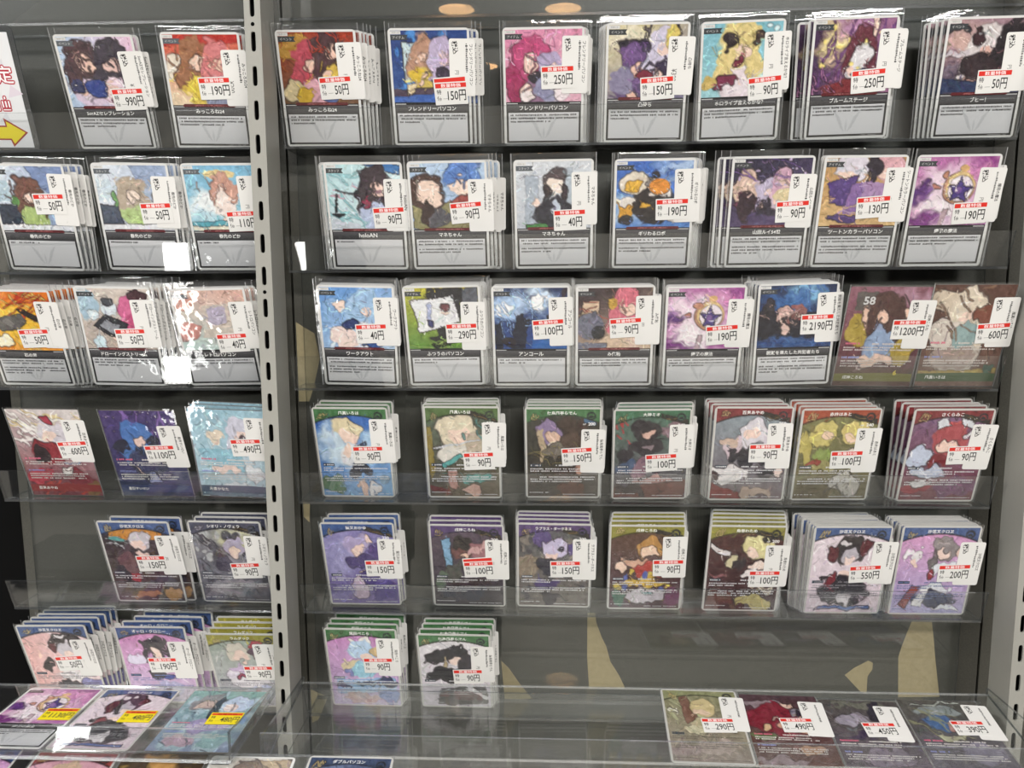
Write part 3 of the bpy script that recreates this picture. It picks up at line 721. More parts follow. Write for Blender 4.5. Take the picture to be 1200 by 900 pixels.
CARDS = {
# ---- top filled row
'1_L1': dict(t='S', n=1, fan=(1.5, 0), price='990円', title='SorAZセレブレーション', old='¥1,6', lab='blue-and-pink', pale=1, art=[(g, 'b9cfe8', 'e8c3d8', 0), (m, .30, .28, .62, '4a3238', 'ecc8b8', 'd9c8dc'), (m, .66, .30, .58, '3c3442', 'e6c4bc', 'e6cfdd'), (e, .42, .72, .16, .15, '3a4a8c'), (e, .15, .7, .1, .1, '33385c'), (e, .72, .9, .12, .1, '8a3350'), (d, 14, 'f4f2fa', 0, 0, 1, 1, .02)]),
'1_L2': dict(t='S', n=2, fan=(1.2, 1), price='190円', title='みっころね24', old='¥200', lab='red-and-gold', pale=1, art=[(g, 'c9503c', 'ead9b8', 90), (p, [(0, 0), (1, 0), (1, .12), (0, .14)], 'b8322c'), (e, .1, .45, .14, .2, 'e8dccb'), (m, .38, .30, .6, '9a6a4c', 'f0cdb8', 'dcc25a'), (m, .70, .30, .58, 'd27f80', 'f0cdb8', 'd89aa0'), (e, .40, .75, .2, .14, 'e0c64c'), (e, .75, .9, .3, .12, '8a8fa8')]),
'1_1': dict(t='S', n=4, fan=(2.6, .6), price='50円', title='みっころね24', lab='brown-and-pink', art=[(g, '9a3a24', '6e5136', 90), (e, .2, .2, .25, .18, 'b58a3c'), (m, .38, .40, .62, 'b84a5a', 'efc9b6', 'd7a4b0'), (m, .66, .20, .56, '4c3034', 'efc9b6', 'd0b04a'), (e, .15, .8, .16, .16, 'd4c49a'), (e, .28, .88, .14, .1, 'c9a52e'), (e, .62, .92, .1, .08, '5a6aa0'), (s, 12, 'c7452e', .5, 0, 1, .3, .12, .012, 40)]),
'1_2': dict(t='S', n=2, fan=(3.5, 2), price='150円', double=1, title='フレンドリーパソコン', flag='アイテム', lim=0, lab='royal-blue', art=[(g, '26407e', '2f5a9c', 60), (d, 16, '4a8ad0', 0, 0, 1, 1, .06), (p, [(.13, .16), (.92, .14), (.94, .70), (.17, .72)], 'c8dce0'), (m, .42, .30, .52, 'b98f78', 'f0d0be', 'cdb45a'), (m, .68, .32, .5, 'bcaecb', 'eccdc4', '5a4a72'), (e, .3, .62, .1, .1, 'd9b83c'), (e, .66, .6, .12, .08, '3a2f44'), (p, [(0, .82), (1, .76), (1, .86), (0, .92)], '4a3a4e'), (p, [(.18, .74), (.3, .73), (.3, .88), (.19, .89)], 'e3cfa8'), (p, [(0, .92), (1, .86), (1, 1), (0, 1)], '3f66b4')]),
'1_3': dict(t='S', n=2, fan=(1.6, 0), price='250円', title='フレンドリーパソコン', flag='アイテム', lim=0, lab='rose-pink', art=[(g, 'dc8fb0', 'e6b3c6', 70), (s, 8, 'f2cfdc', 0, 0, 1, .4, .35, .012, -35), (m, .34, .34, .66, 'b84a78', 'f0cfc4', '8c6a86'), (e, .10, .75, .12, .3, '9c2f5c'), (m, .62, .48, .46, 'b3a6c8', 'ecd0c8', '9a9ab8'), (e, .38, .62, .1, .07, '2f2a34'), (e, .52, .8, .16, .18, '8f8fae'), (e, .28, .92, .1, .06, 'efe2e2'), (e, .75, .9, .1, .1, 'f0e4e8')]),
'1_4': dict(t='S', n=3, fan=(-1.7, 0), price='150円', title='凸待ち', old='¥300', lab='cream-and-violet', art=[(g, 'cfc49a', '7a7490', 60), (E, .3, .2, .3, .2, 'e4dcc4'), (e, .36, .28, .2, .1, '2c2832'), (m, .36, .50, .60, '6f5286', 'e9c3b2', '5c4a70'), (m, .70, .26, .56, 'cfc9de', 'ecd0c4', '3a2f4a'), (s, 10, '2e2740', .42, .02, .52, .32, .1, .014, 80), (s, 10, '2e2740', .82, 0, .92, .3, .1, .014, 100), (e, .2, .75, .14, .2, '8a84a0'), (e, .45, .66, .1, .06, '7a2a3a'), (e, .82, .18, .1, .2, 'd8c46c')]),
'1_5': dict(t='S', n=1, fan=(-1.0, 0), price='90円', title='ホロライブ言えるかな？', lim=0, lab='sky-blue', art=[(g, '7fb9c8', '9fcdd4', 90), (d, 10, 'd6ecf0', .1, 0, 1, .3, .03), (m, .48, .30, .74, 'dcc98a', 'f2d6c6', 'e4d6dc'), (e, .33, .25, .07, .1, '33292c'), (e, .68, .2, .05, .08, '4a3a38'), (e, .30, .82, .16, .12, '7a2f4a'), (e, .5, .9, .25, .1, 'e9dfe4'), (e, .48, .55, .06, .05, '7a2f44'), (e, .1, .8, .12, .12, 'cdb36a')]),
'1_6': dict(t='S', n=3, fan=(-2.6, 0), fan2=1, price='250円', title='ブルームステージ', lab='purple spotlight', art=[(g, '4a3152', '9a6a8c', 0), (E, .25, .25, .2, .28, 'e0cf9a'), (E, .55, .15, .2, .2, 'b88ab0'), (s, 14, '6a3f7a', 0, 0, 1, .7, .4, .02, 100), (m, .60, .34, .50, '6a3440', 'eccdbf', 'dcd6da'), (e, .62, .52, .14, .16, 'e2dfe2'), (e, .62, .74, .1, .08, '2f3a78'), (e, .75, .12, .05, .14, 'ecd2c2'), (d, 12, 'f2e08a', .1, .1, .9, .9, .035), (e, .5, .92, .4, .1, '7a2f34'), (s, 10, 'c98ab4', 0, .7, .4, 1, .14, .015, 70)]),
'1_7': dict(t='S', n=4, fan=(-2.3, 0), price='50円', title='ブヒー！', lab='dusky mauve', art=[(g, 'a3848e', '4c4656', 90), (E, .3, .35, .25, .3, 'caa8a0'), (m, .48, .34, .66, 'd4cccc', 'e3b8ac', '3a2f38'), (m, .82, .30, .6, '2a2327', '8a6a68', '2f2a33'), (e, .45, .62, .25, .16, '382c30'), (e, .36, .22, .06, .12, '3a2228'), (e, .15, .45, .14, .06, 'cfc6cc'), (p, [(0, .78), (1, .9), (1, 1), (0, 1)], '2f3a5a'), (e, .1, .12, .16, .05, '34343a')]),
# ---- second
'2_L1': dict(t='S', n=3, fan=(2.6, .5), price='50円', title='春先のどか', flag='スタッフ', lines=1, lab='office-scene', art=[(g, 'd8e2ec', '8a9fc4', 20), (p, [(.5, 0), (1, 0), (1, .55), (.62, .3)], '7f93bc'), (p, [(0, .2), (.2, .22), (.22, .55), (0, .55)], 'b9cfdc'), (m, .46, .38, .56, '6e4a3e', 'f2d6c6', 'a9be7c'), (e, .45, .78, .2, .15, 'a8be78'), (p, [(0, .58), (.26, .6), (.3, .95), (0, .95)], '2f3848'), (e, .24, .5, .05, .1, '5c8a4e'), (p, [(0, .9), (1, .9), (1, 1), (0, 1)], 'dfe3e8')]),
'2_L2': dict(t='S', n=2, fan=(3.0, .5), price='50円', title='春先のどか', flag='スタッフ', lines=1, pale=1, lab='pale office-scene', art=[(g, 'dfe6ee', '9aabc8', 20), (p, [(.5, 0), (1, 0), (1, .55), (.62, .3)], '9aabc8'), (p, [(0, .2), (.2, .22), (.22, .55), (0, .55)], 'c9d8e2'), (m, .50, .38, .54, 'b5a694', 'f2e0d2', 'b3c48a'), (e, .5, .78, .2, .15, 'b3c98a'), (p, [(0, .6), (.26, .62), (.3, .95), (0, .95)], '4a5262'), (e, .24, .52, .05, .1, '6c9a62'), (p, [(0, .9), (1, .9), (1, 1), (0, 1)], 'e8eaee')]),  # neighbour's print again, with glare put into paler colours
'2_L3': dict(t='S', n=1, fan=(1, 0), price='110円', title='春先のどか', flag='スタッフ', lines=1, pale=1, lab='seaside-blue', art=[(g, '7fb9d8', 'a9d4e2', 90), (E, .25, .6, .3, .2, 'eef4f6'), (e, .5, .12, .2, .08, 'e4cf98'), (m, .5, .26, .42, 'c99a8a', 'f3dccf', 'f0e6e2'), (e, .52, .52, .1, .16, 'f2e2da'), (e, .55, .85, .08, .2, 'efd9cd'), (p, [(0, .86), (1, .84), (1, .92), (0, .93)], '5fa8b8'), (p, [(0, .93), (1, .92), (1, 1), (0, 1)], 'e0dcc8')]),
'2_1': dict(t='S', n=2, fan=(-3.2, 0), price='90円', title='holoAN', flag='スタッフ', lines=1, lab='ice-blue microphone', art=[(g, 'bfdfe4', 'd4e4ea', 60), (p, [(.5, 0), (1, 0), (1, .16)], '3f77b4'), (s, 10, '8fc4cc', 0, .1, .6, .9, .6, .018, 28), (s, 3, 'd89ab0', 0, .3, .4, .5, .2, .012, 28), (m, .66, .30, .62, '33262f', 'f2d2c4', 'b9c3dc'), (e, .62, .78, .22, .2, 'b5c0dc'), (e, .48, .62, .06, .06, '8a2f4c'), (s, 1, '26282c', .3, .44, .3, .44, .32, .010, 0), (h, .40, .43, .04, .03, '1f2226'), (p, [(.11, .46), (.13, .46), (.09, .72), (.07, .72)], '26282c'), (e, .1, .76, .09, .03, '1f2226'), (p, [(0, .82), (.4, .92), (.4, 1), (0, 1)], 'c9d2dc')]),
'2_2': dict(t='S', n=3, fan=(3.0, .5), price='90円', title='マネちゃん', flag='スタッフ', lines=4, lab='brown-and-blue rounded', art=[(g, 'b8cfe8', 'a8c0e0', 90), (p, [(0, .62), (1, .55), (1, 1), (0, 1)], '8f8a62'), (e, .22, .42, .25, .30, '4c3630'), (e, .26, .46, .18, .20, 'f0d6c6'), (e, .72, .22, .26, .26, '5f86c8'), (e, .70, .36, .19, .16, 'f3dccd'), (e, .35, .80, .22, .16, '54535a'), (e, .75, .62, .2, .12, '9a4a44'), (e, .2, .72, .07, .2, '3a2a28'), (s, 6, '3f66b0', .5, .0, .95, .25, .2, .012, 70)]),
'2_3': dict(t='S', n=1, fan=(.8, 0), price='40円', title='マネちゃん', flag='スタッフ', lines=4, pale=1, lab='pale-grey office', art=[(g, 'd3d8de', 'c3c9d2', 90), (p, [(.12, .2), (.3, .2), (.3, 1), (.12, 1)], 'aab4c0'), (p, [(.6, .1), (.75, .1), (.75, .9), (.6, .9)], 'b4bec8'), (e, .52, .24, .16, .18, '5a4f52'), (e, .53, .36, .11, .13, 'f3e4d8'), (e, .42, .48, .04, .14, '3a2f33'), (e, .65, .46, .04, .14, '3a2f33'), (e, .50, .78, .25, .26, '2f2f38'), (e, .52, .66, .05, .12, 'c9d2e0'), (e, .26, .6, .05, .06, 'f0d6c8'), (p, [(.12, .94), (.4, .92), (.42, 1), (.12, 1)], '4f8a4e')]),
'2_4': dict(t='S', n=4, fan=(2.0, .3), price='190円', title='ギリわるロボ', lines=4, lab='orange-on-blue', art=[(g, '3f68b8', '5a86c8', 90), (E, .15, .75, .25, .2, 'b9cfe4'), (E, .8, .1, .3, .12, 'a7bfe0'), (e, .5, .6, .28, .36, '2c2626'), (e, .22, .33, .16, .16, 'e3d9c8'), (e, .22, .36, .11, .09, 'd9a83c'), (e, .57, .40, .19, .16, 'e4e0dc'), (h, .57, .38, .145, .125, 'd98a34'), (e, .13, .74, .12, .16, 'd8a03a'), (e, .14, .62, .12, .05, 'e9e3da'), (e, .13, .90, .09, .08, '33302f'), (e, .42, .68, .08, .05, 'd9a83c'), (e, .8, .75, .1, .16, 'cfc9c4'), (e, .48, .2, .06, .06, '2c2626')]),
'2_5': dict(t='S', n=2, fan=(-5.0, 0), price='90円', title='山田ルイ54世', lines=5, lab='dark-violet crowd', art=[(g, '2c2740', '5a4a6e', 60), (m, .18, .28, .42, 'd4b8a8', 'ecd0c2', '6a2f4a'), (m, .46, .44, .36, 'bdb3cc', 'e6cabf', '2f2838'), (m, .66, .32, .36, 'd0a8be', 'eccdc4', 'cbb9c8'), (m, .88, .5, .36, '8fa0c0', 'e8cfc6', 'cfc0a0'), (e, .2, .7, .1, .25, '33222c'), (d, 14, 'cbb8dc', 0, 0, 1, .4, .03), (e, .7, .55, .12, .1, 'd8c8a0'), (s, 6, '7a5aa0', 0, 0, 1, .3, .3, .014, 30)]),
'2_6': dict(t='S', n=2, fan=(-.4, 0), price='130円', title='ツートンカラーパソコン', flag='アイテム', lines=5, lab='tan desk with violet laptops', art=[(g, 'b98f5c', 'cfae7c', 90), (e, .34, .12, .2, .22, 'd9d3de'), (e, .30, .24, .1, .08, 'eccfc0'), (e, .82, .14, .2, .24, 'd8a8b0'), (e, .78, .26, .1, .08, 'f0d2c6'), (e, .60, .2, .08, .25, '2c2530'), (p, [(.06, .36), (.42, .24), (.36, .72), (.10, .66)], '57407e'), (p, [(.36, .38), (.62, .32), (.58, .80), (.30, .82)], '8a6aa4'), (p, [(.5, .34), (.92, .4), (.85, .85), (.5, .78)], 'a98ab4'), (e, .3, .86, .16, .05, '4c3a70'), (s, 8, 'dcc08c', 0, .6, 1, 1, .3, .014, 12)]),
'2_7': dict(t='S', n=1, fan=(2.5, 0), price='190円', title='爆発の魔法', lim=0, lab='magenta cloud with gold ring', art=WAND),
# ---- third
'3_L1': dict(t='S', n=5, fan=(2.4, .2), price='50円', title='石の斧', flag='ツール', lim=0, lines=5, lab='orange explosion', art=[(g, 'd8541c', 'e8941f', 40), (E, .4, .55, .45, .4, 'f0c23c'), (s, 22, 'f6e07a', 0, 0, 1, 1, .3, .014, 30), (s, 14, 'b8301a', .4, 0, 1, .5, .3, .014, -30), (e, .2, .85, .14, .12, 'fdf6d8'), (p, [(.08, .52), (.3, .42), (.55, .36), (.6, .5), (.45, .64), (.2, .68)], '5c5a58'), (p, [(.48, .30), (.58, .28), (.98, .58), (.92, .66)], '2c2523'), (e, .35, .52, .1, .05, '75726e')]),
'3_L2': dict(t='S', n=5, fan=(2.4, .2), price='50円', title='ドローイングストリーム', lab='tablet-and-pink', art=[(g, 'd4c8bf', 'b3a69c', 90), (e, .12, .25, .16, .3, 'a9c3d4'), (e, .15, .45, .1, .1, 'dceaf0'), (e, .42, .3, .13, .16, 'dbe6ec'), (e, .42, .2, .08, .06, '4f5258'), (e, .70, .30, .14, .2, 'd06a94'), (e, .72, .62, .14, .2, 'c2527e'), (e, .85, .12, .14, .1, '4a2f34'), (p, [(.14, .62), (.34, .42), (.66, .58), (.46, .86)], '33343a'), (p, [(.22, .62), (.34, .50), (.54, .60), (.42, .76)], '8d9098'), (e, .18, .88, .1, .1, 'cfe2ea'), (e, .5, .86, .09, .06, 'ecd2c4')]),
'3_L3': dict(t='S', n=2, fan=(2.6, .3), price='40円', title='レトロパソコン', flag='アイテム', lim=0, pale=1, lab='faded peach', art=[(g, 'dcb4a6', 'bcd0cc', 110), (p, [(.4, .25), (.75, .22), (.75, .62), (.42, .65)], 'd2c6ba'), (p, [(.45, .3), (.7, .28), (.7, .55), (.46, .58)], 'b9b0c4'), (p, [(.35, .66), (.8, .64), (.85, .78), (.32, .8)], 'c9bfb4'), (e, .15, .7, .14, .16, 'c58a80'), (e, .15, .2, .14, .14, 'cf9a8c')]),  # sleeve glare is put into the pale print colours
'3_1': dict(t='S', n=3, fan=(-.7, 0), price='40円', title='ワークアウト', lines=5, lab='pale-blue', art=[(g, '6f9ed8', 'b9d2ee', 60), (s, 14, 'e2eefa', 0, 0, 1, 1, .3, .02, -40), (m, .62, .30, .62, 'a3c4e6', 'f3d8cc', 'e6eaf4'), (e, .2, .45, .16, .3, '8fb4e0'), (e, .3, .75, .2, .16, 'f0dcd6'), (e, .36, .92, .16, .08, 'f3ded6'), (e, .4, .58, .13, .07, '33406e'), (e, .72, .9, .14, .1, '3c5c9c'), (e, .3, .3, .07, .12, 'f3dccf')]),
'3_2': dict(t='S', n=4, fan=(1.2, .2), price='290円', title='ふつうのパソコン', flag='アイテム', lim=0, lines=2, lab='green desk with monitor', art=[(g, 'b9b23c', '5f8a3c', 90), (p, [(.3, 0), (.78, 0), (.78, .5), (.3, .6)], '222226'), (p, [(.78, .02), (1, .0), (1, .3), (.78, .3)], '5a5d66'), (p, [(.07, .20), (.66, .12), (.74, .56), (.16, .74)], 'e6e8ea'), (e, .32, .38, .05, .12, 'a9b3d4'), (e, .33, .56, .05, .06, '3a3c70'), (e, .53, .32, .05, .07, '6a3c40'), (e, .52, .42, .06, .03, 'd9c4b8'), (p, [(.4, .66), (.5, .64), (.54, .78), (.44, .8)], '26282a'), (e, .46, .80, .16, .04, '1f2022'), (p, [(.3, .92), (.62, .84), (.68, .9), (.36, 1)], '17181a'), (s, 6, 'a0c060', 0, .8, 1, 1, .3, .014, -15)]),
'3_3': dict(t='S', n=2, fan=(.5, 0), price='100円', title='アンコール', lim=0, lines=2, lab='navy stage-light', art=[(g, '1c2c58', '2a4a8c', 90), (E, .15, .34, .2, .24, 'b9d4f2'), (E, .56, .24, .24, .26, 'cfe2f6'), (e, .14, .34, .1, .12, 'f6faff'), (e, .56, .24, .12, .14, 'f8fbff'), (s, 14, '9ac0ee', 0, 0, 1, .6, .5, .01, 60), (p, [(.32, .44), (.38, .42), (.42, .55), (.48, .5), (.5, .58), (.44, .72), (.42, 1), (.24, 1), (.26, .7), (.3, .55)], '191d30'), (p, [(0, .62), (.08, .58), (.12, .8), (.1, 1), (0, 1)], '191d30'), (e, .2, .92, .09, .09, '241c24'), (e, .8, .55, .1, .12, '2a1f2a'), (p, [(.52, .8), (1, .86), (1, 1), (.5, 1)], '2f62a8'), (e, .95, .08, .05, .12, '2a2030')]),
'3_4': dict(t='S', n=2, fan=(-.5, 0), price='90円', title='み俺恥', lab='pink-and-grey', art=[(g, '3a2c30', 'c9b39c', 70), (p, [(.05, .2), (.3, .2), (.3, .45), (.05, .45)], 'd9c0a4'), (s, 5, 'a0453a', .05, .2, .3, .45, .2, .010, 0), (m, .66, .28, .6, 'cf6f80', 'f0d0c0', 'd9bfae'), (e, .46, .26, .09, .12, 'c9a24a'), (h, .16, .62, .19, .22, '6f7080'), (e, .24, .42, .05, .05, '5a5b6a'), (h, .28, .72, .085, .11, '2a2b30'), (e, .5, .9, .2, .1, 'd4bca4'), (p, [(0, .88), (.4, .9), (.4, 1), (0, 1)], '7c7d8c')]),
'3_5': dict(t='S', n=2, fan=(-.2, 0), price='190円', title='爆発の魔法', lim=0, lab='magenta cloud with gold ring', art=WAND),
'3_6': dict(t='S', n=4, fan=(-1.5, 0), price='2190円', title='脱獄を果たした共犯者たち', lim=0, lines=5, lab='midnight-blue stage', art=[(g, '1d2c50', '2a3f6c', 90), (E, .55, .12, .25, .2, '7fb2d8'), (E, .3, .3, .3, .2, '2f5a94'), (s, 16, '3f6aa8', 0, 0, 1, .4, .2, .02, 80), (p, [(0, .45), (1, .42), (1, .85), (0, .86)], '1a1a26'), (m, .1, .32, .22, '2c2630', 'e3c6b8', '1f1c26'), (m, .34, .42, .24, 'c9a8a0', 'e8cdc0', '3a2f38'), (m, .52, .42, .24, '8a5a58', 'e6cabd', '2c2733'), (e, .36, .72, .05, .12, 'dcc0b4'), (E, .3, .95, .4, .08, '33568c'), (E, .85, .95, .2, .08, '33568c')]),
'3_7': dict(t='F', n=0, price='1200円', title='戌神ころね', num='6', poster='58', band='6b6a2a', lab='borderless maroon', ink='cfc6c2', art=[(g, '8a5a68', '4a2028', 80), (E, .85, .1, .2, .14, 'b08a9c'), (p, [(.08, .06), (.35, .05), (.36, .22), (.1, .24)], '5a5350'), (m, .48, .20, .56, '4c302c', 'e9c4b0', '8a98b8'), (e, .16, .46, .14, .16, 'a8923a'), (e, .80, .62, .14, .16, 'a8923a'), (e, .48, .55, .2, .12, '8fa4c4'), (e, .42, .72, .16, .07, 'e4c2b0'), (e, .62, .72, .14, .06, 'e4c2b0'), (e, .25, .28, .05, .06, 'e9c6b2'), (e, .72, .28, .05, .06, 'e9c6b2'), (p, [(0, .8), (1, .82), (1, 1), (0, 1)], '4a2a22'), (e, .9, .93, .1, .05, '2f2a20')]),
'3_8': dict(t='F', n=0, price='600円', title='風真いろは', band='3f5634', lab='borderless brown-and-cream', ink='d2ccc6', art=[(g, '5a3a30', '6e5348', 80), (m, .46, .22, .66, 'd8cbb8', 'ecd0c2', 'b9b0a6'), (e, .12, .14, .2, .1, 'cfc0ac'), (e, .2, .46, .2, .14, 'd6ccc2'), (e, .5, .5, .16, .12, '8fa8a8'), (e, .75, .3, .16, .12, '7a4434'), (s, 12, '8a6a52', 0, 0, 1, .6, .2, .014, 50), (e, .4, .7, .3, .1, 'a08e86'), (p, [(0, .84), (1, .82), (1, .87), (0, .88)], 'a08a4a'), (e, .9, .86, .07, .06, '3c5a4a')]),
# ---- fourth
'4_L1': dict(t='F', n=0, price='600円', title='百鬼あやめ', band='8a2a28', lab='borderless red-and-white shimmering', art=[(g, 'd9d2d0', '6a2a34', 100), (s, 16, 'f4f2ee', 0, 0, .5, .4, .4, .03, 40), (s, 8, 'd8c48a', 0, 0, 1, .3, .3, .02, 40), (s, 6, '9ab0d0', .5, 0, 1, .6, .3, .02, 40), (e, .55, .26, .22, .16, 'd6d0d8'), (e, .48, .3, .1, .08, 'ecd4c8'), (e, .52, .1, .12, .05, 'a8384a'), (e, .4, .5, .22, .12, '8a2a34'), (e, .3, .52, .1, .07, '2a1a1e'), (e, .2, .75, .2, .1, 'b83a4a'), (e, .75, .8, .2, .12, '7a2430'), (e, .6, .68, .1, .05, 'e4e0dc'), (s, 10, 'c8402f', 0, .8, 1, .95, .3, .02, -10), (e, .9, .9, .1, .1, '7a5a34')]),
'4_L2': dict(t='F', n=0, price='1100円', title='星街すいせい', band='2a3a68', lab='borderless violet-and-navy', art=[(g, '4a3a6e', '2a2f58', 80), (s, 10, '8a6ab4', .3, 0, 1, .4, .5, .02, 100), (d, 26, 'c9b8e4', 0, 0, 1, .5, .012), (m, .42, .24, .56, '4f78b8', 'ecd0c6', '2c2f44'), (e, .2, .4, .08, .08, '26263a'), (e, .62, .34, .09, .08, '2a2a3c'), (e, .45, .60, .18, .12, '33365a'), (e, .5, .75, .1, .1, '8a90b8'), (p, [(0, .82), (1, .84), (1, 1), (0, 1)], '1f2c50')]),
'4_L3': dict(t='F', n=2, fan=(2, 2), price='490円', title='天音かなた', band='4a5a70', lab='borderless icy', art=[(g, '9fc4d4', 'b9d2dc', 80), (s, 18, 'cfe6ee', 0, 0, 1, .6, .2, .02, 60), (m, .62, .22, .52, 'd3d3e2', 'f0d8ce', 'b9d0dc'), (p, [(.05, .45), (.6, .42), (.7, .7), (.2, .72)], '8fbfd0'), (e, .3, .3, .1, .06, 'e6d8c4'), (e, .65, .36, .06, .04, '4a3a40'), (e, .4, .68, .2, .06, 'ecd6cc'), (e, .8, .72, .12, .1, 'e9eef2'), (e, .5, .86, .2, .06, 'dde6ea'), (p, [(0, .9), (1, .9), (1, 1), (0, 1)], '6a8090')]),
'4_1': dict(t='A', ban=GRN, foil=0, n=2, fan=(.3, .6), price='90円', title='風真いろは', lab='green-bannered blue-sky', art=[(g, '2f5fb0', '7fa8d0', 70), (E, .25, .45, .25, .2, 'c9dcea'), (E, .75, .4, .2, .16, 'a9c8e4'), (e, .44, .22, .20, .12, 'e0d2ae'), (e, .45, .29, .13, .07, 'f2d8c8'), (e, .48, .50, .2, .14, 'e4e6ea'), (e, .38, .46, .05, .1, 'f0d6c6'), (e, .6, .40, .12, .03, '33405c'), (e, .58, .70, .2, .07, '33343e'), (e, .58, .90, .07, .1, 'd9b8a8'), (e, .75, .90, .09, .09, 'e2dfe0'), (e, .15, .86, .2, .1, '5a7a5a'), (e, .9, .78, .1, .06, '7a98b0')]),
'4_2': dict(t='A', ban='4f6a38', n=3, fan=(-.4, .6), price='90円', title='風真いろは', hp=250, lab='green-bannered cream-and-teal', art=[(g, '4a5a4c', '5e5240', 90), (e, .42, .24, .30, .20, 'd8cdb4'), (e, .45, .30, .14, .09, 'ecd2c2'), (e, .42, .50, .3, .10, 'd9d5cc'), (e, .75, .40, .2, .14, 'b9ac98'), (s, 5, '4f8a88', .5, .1, 1, .5, .2, .02, 70), (p, [(0, .44), (.75, .34), (.75, .355), (0, .47)], 'c9ccd0'), (p, [(.18, .62), (.45, .5), (.5, .54), (.22, .68)], '5fa8a4'), (e, .35, .82, .08, .1, 'b58a80'), (e, .7, .78, .2, .07, '5a9a94'), (e, .6, .92, .14, .06, 'cfa89a'), (p, [(0, .2), (.06, .2), (.1, .7), (.02, .8)], '8a7a3c'), (p, [(0, .86), (.3, .93), (.3, .98), (0, .92)], '6a2f24')]),
'4_3': dict(t='A', ban=GRN, foil=0, n=3, fan=(.2, .5), price='150円', title='儒烏風亭らでん', hp=200, lab='green-bannered charcoal', art=[(g, '2f3028', '3a3028', 90), (e, .62, .2, .2, .13, '3a2a22'), (e, .30, .24, .17, .13, '8a789c'), (e, .18, .42, .05, .22, 'b3a084'), (e, .36, .3, .1, .07, 'd9b8a4'), (e, .6, .34, .16, .1, '4c3a30'), (e, .35, .45, .18, .08, '6a6258'), (s, 12, '8a8048', 0, .4, 1, .6, .2, .008, 20), (e, .55, .76, .25, .1, '33221c'), (e, .6, .9, .2, .1, '5c3a2c'), (e, .72, .7, .05, .08, 'b58a78'), (e, .85, .12, .12, .05, '4a6a88')]),
'4_4': dict(t='A', ban='3a6a4c', n=2, fan=(2.2, .8), price='100円', title='大神ミオ', hp=240, lab='green-bannered black-and-violet', art=[(g, '4c6a5a', '5a4a58', 90), (s, 10, 'b03a3c', 0, .1, .3, .4, .08, .02, 45), (e, .78, .22, .2, .10, '8a7078'), (e, .42, .22, .18, .12, '2a2328'), (e, .44, .24, .09, .05, 'd9b4a4'), (e, .42, .40, .26, .09, '2c252c'), (e, .15, .5, .12, .06, '2c252c'), (e, .46, .40, .1, .03, '8a7a80'), (p, [(.2, .7), (.4, .50), (.8, .50), (.9, .62), (.5, .66), (.3, .8)], '8a6a78'), (e, .15, .62, .14, .08, '4a5a78'), (e, .55, .8, .3, .05, 'b58a88'), (p, [(0, .88), (1, .8), (1, 1), (0, 1)], '6a4038'), (e, .2, .9, .2, .08, '3c3030')]),
'4_5': dict(t='A', ban=RED, n=3, fan=(-1.3, .3), price='90円', title='百鬼あやめ', hp=250, lab='red-bannered white-and-black', art=[(g, '8a98a0', '6a5a60', 90), (e, .52, .25, .2, .15, 'd9d4dc'), (e, .50, .28, .1, .06, 'f0d4c8'), (e, .28, .42, .14, .14, 'cdbcc4'), (e, .20, .36, .12, .06, 'c9b0a0'), (e, .72, .36, .06, .18, 'd4ccd6'), (e, .50, .52, .18, .12, '2c2830'), (e, .28, .52, .05, .1, '2c2830'), (e, .22, .72, .26, .10, 'e2dcdc'), (e, .75, .70, .12, .08, '26222a'), (e, .9, .72, .08, .06, 'e8d4cc'), (e, .08, .74, .05, .04, '3a2226'), (p, [(0, .82), (.5, .95), (.5, 1), (0, 1)], '7a2a28'), (e, .6, .92, .2, .06, 'b5a092')]),
'4_6': dict(t='A', ban='a04a30', n=3, fan=(-.9, .4), price='100円', title='赤井はあと', hp=240, lab='orange-bannered twin-blond', art=[(g, '7a7a4c', '6a6248', 90), (e, .30, .26, .18, .14, 'c9bc72'), (e, .34, .30, .09, .06, 'eccfb4'), (e, .72, .26, .18, .14, 'd4c27a'), (e, .70, .30, .09, .06, 'f0d2ba'), (e, .08, .4, .06, .2, 'b9ac62'), (e, .32, .50, .16, .09, '8a9a54'), (e, .36, .62, .2, .07, 'a09a66'), (e, .18, .58, .1, .03, '9a4a40'), (e, .68, .82, .2, .12, 'b8b4ac'), (s, 10, '6a6a64', .5, .7, .9, .98, .12, .006, 90), (e, .25, .9, .25, .1, '5a5034'), (e, .7, .52, .12, .06, 'e2d0c0')]),
'4_7': dict(t='A', ban=RED, n=3, fan=(-1.6, .4), price='90円', title='さくらみこ', hp=200, lab='red-bannered rose', art=[(g, '7a5a7c', '6a2f3c', 90), (e, .52, .30, .26, .20, 'a84a50'), (e, .50, .38, .15, .07, 'f0d0c2'), (p, [(.30, .10), (.42, .06), (.5, .16), (.32, .2)], 'd9dce2'), (p, [(.6, .06), (.8, .08), (.78, .2), (.62, .14)], 'd9dce2'), (e, .76, .25, .06, .04, 'e2e0e4'), (e, .15, .50, .18, .10, 'c3cce0'), (e, .42, .54, .16, .07, '7a1f2a'), (e, .3, .66, .25, .06, 'b8c0d4'), (e, .2, .86, .2, .06, '8a2030'), (e, .25, .8, .14, .05, 'e3dfe2'), (e, .75, .86, .3, .12, '6a3a60'), (s, 10, 'b98ab0', .5, .75, 1, .95, .06, .01, 30)]),
# ---- fifth
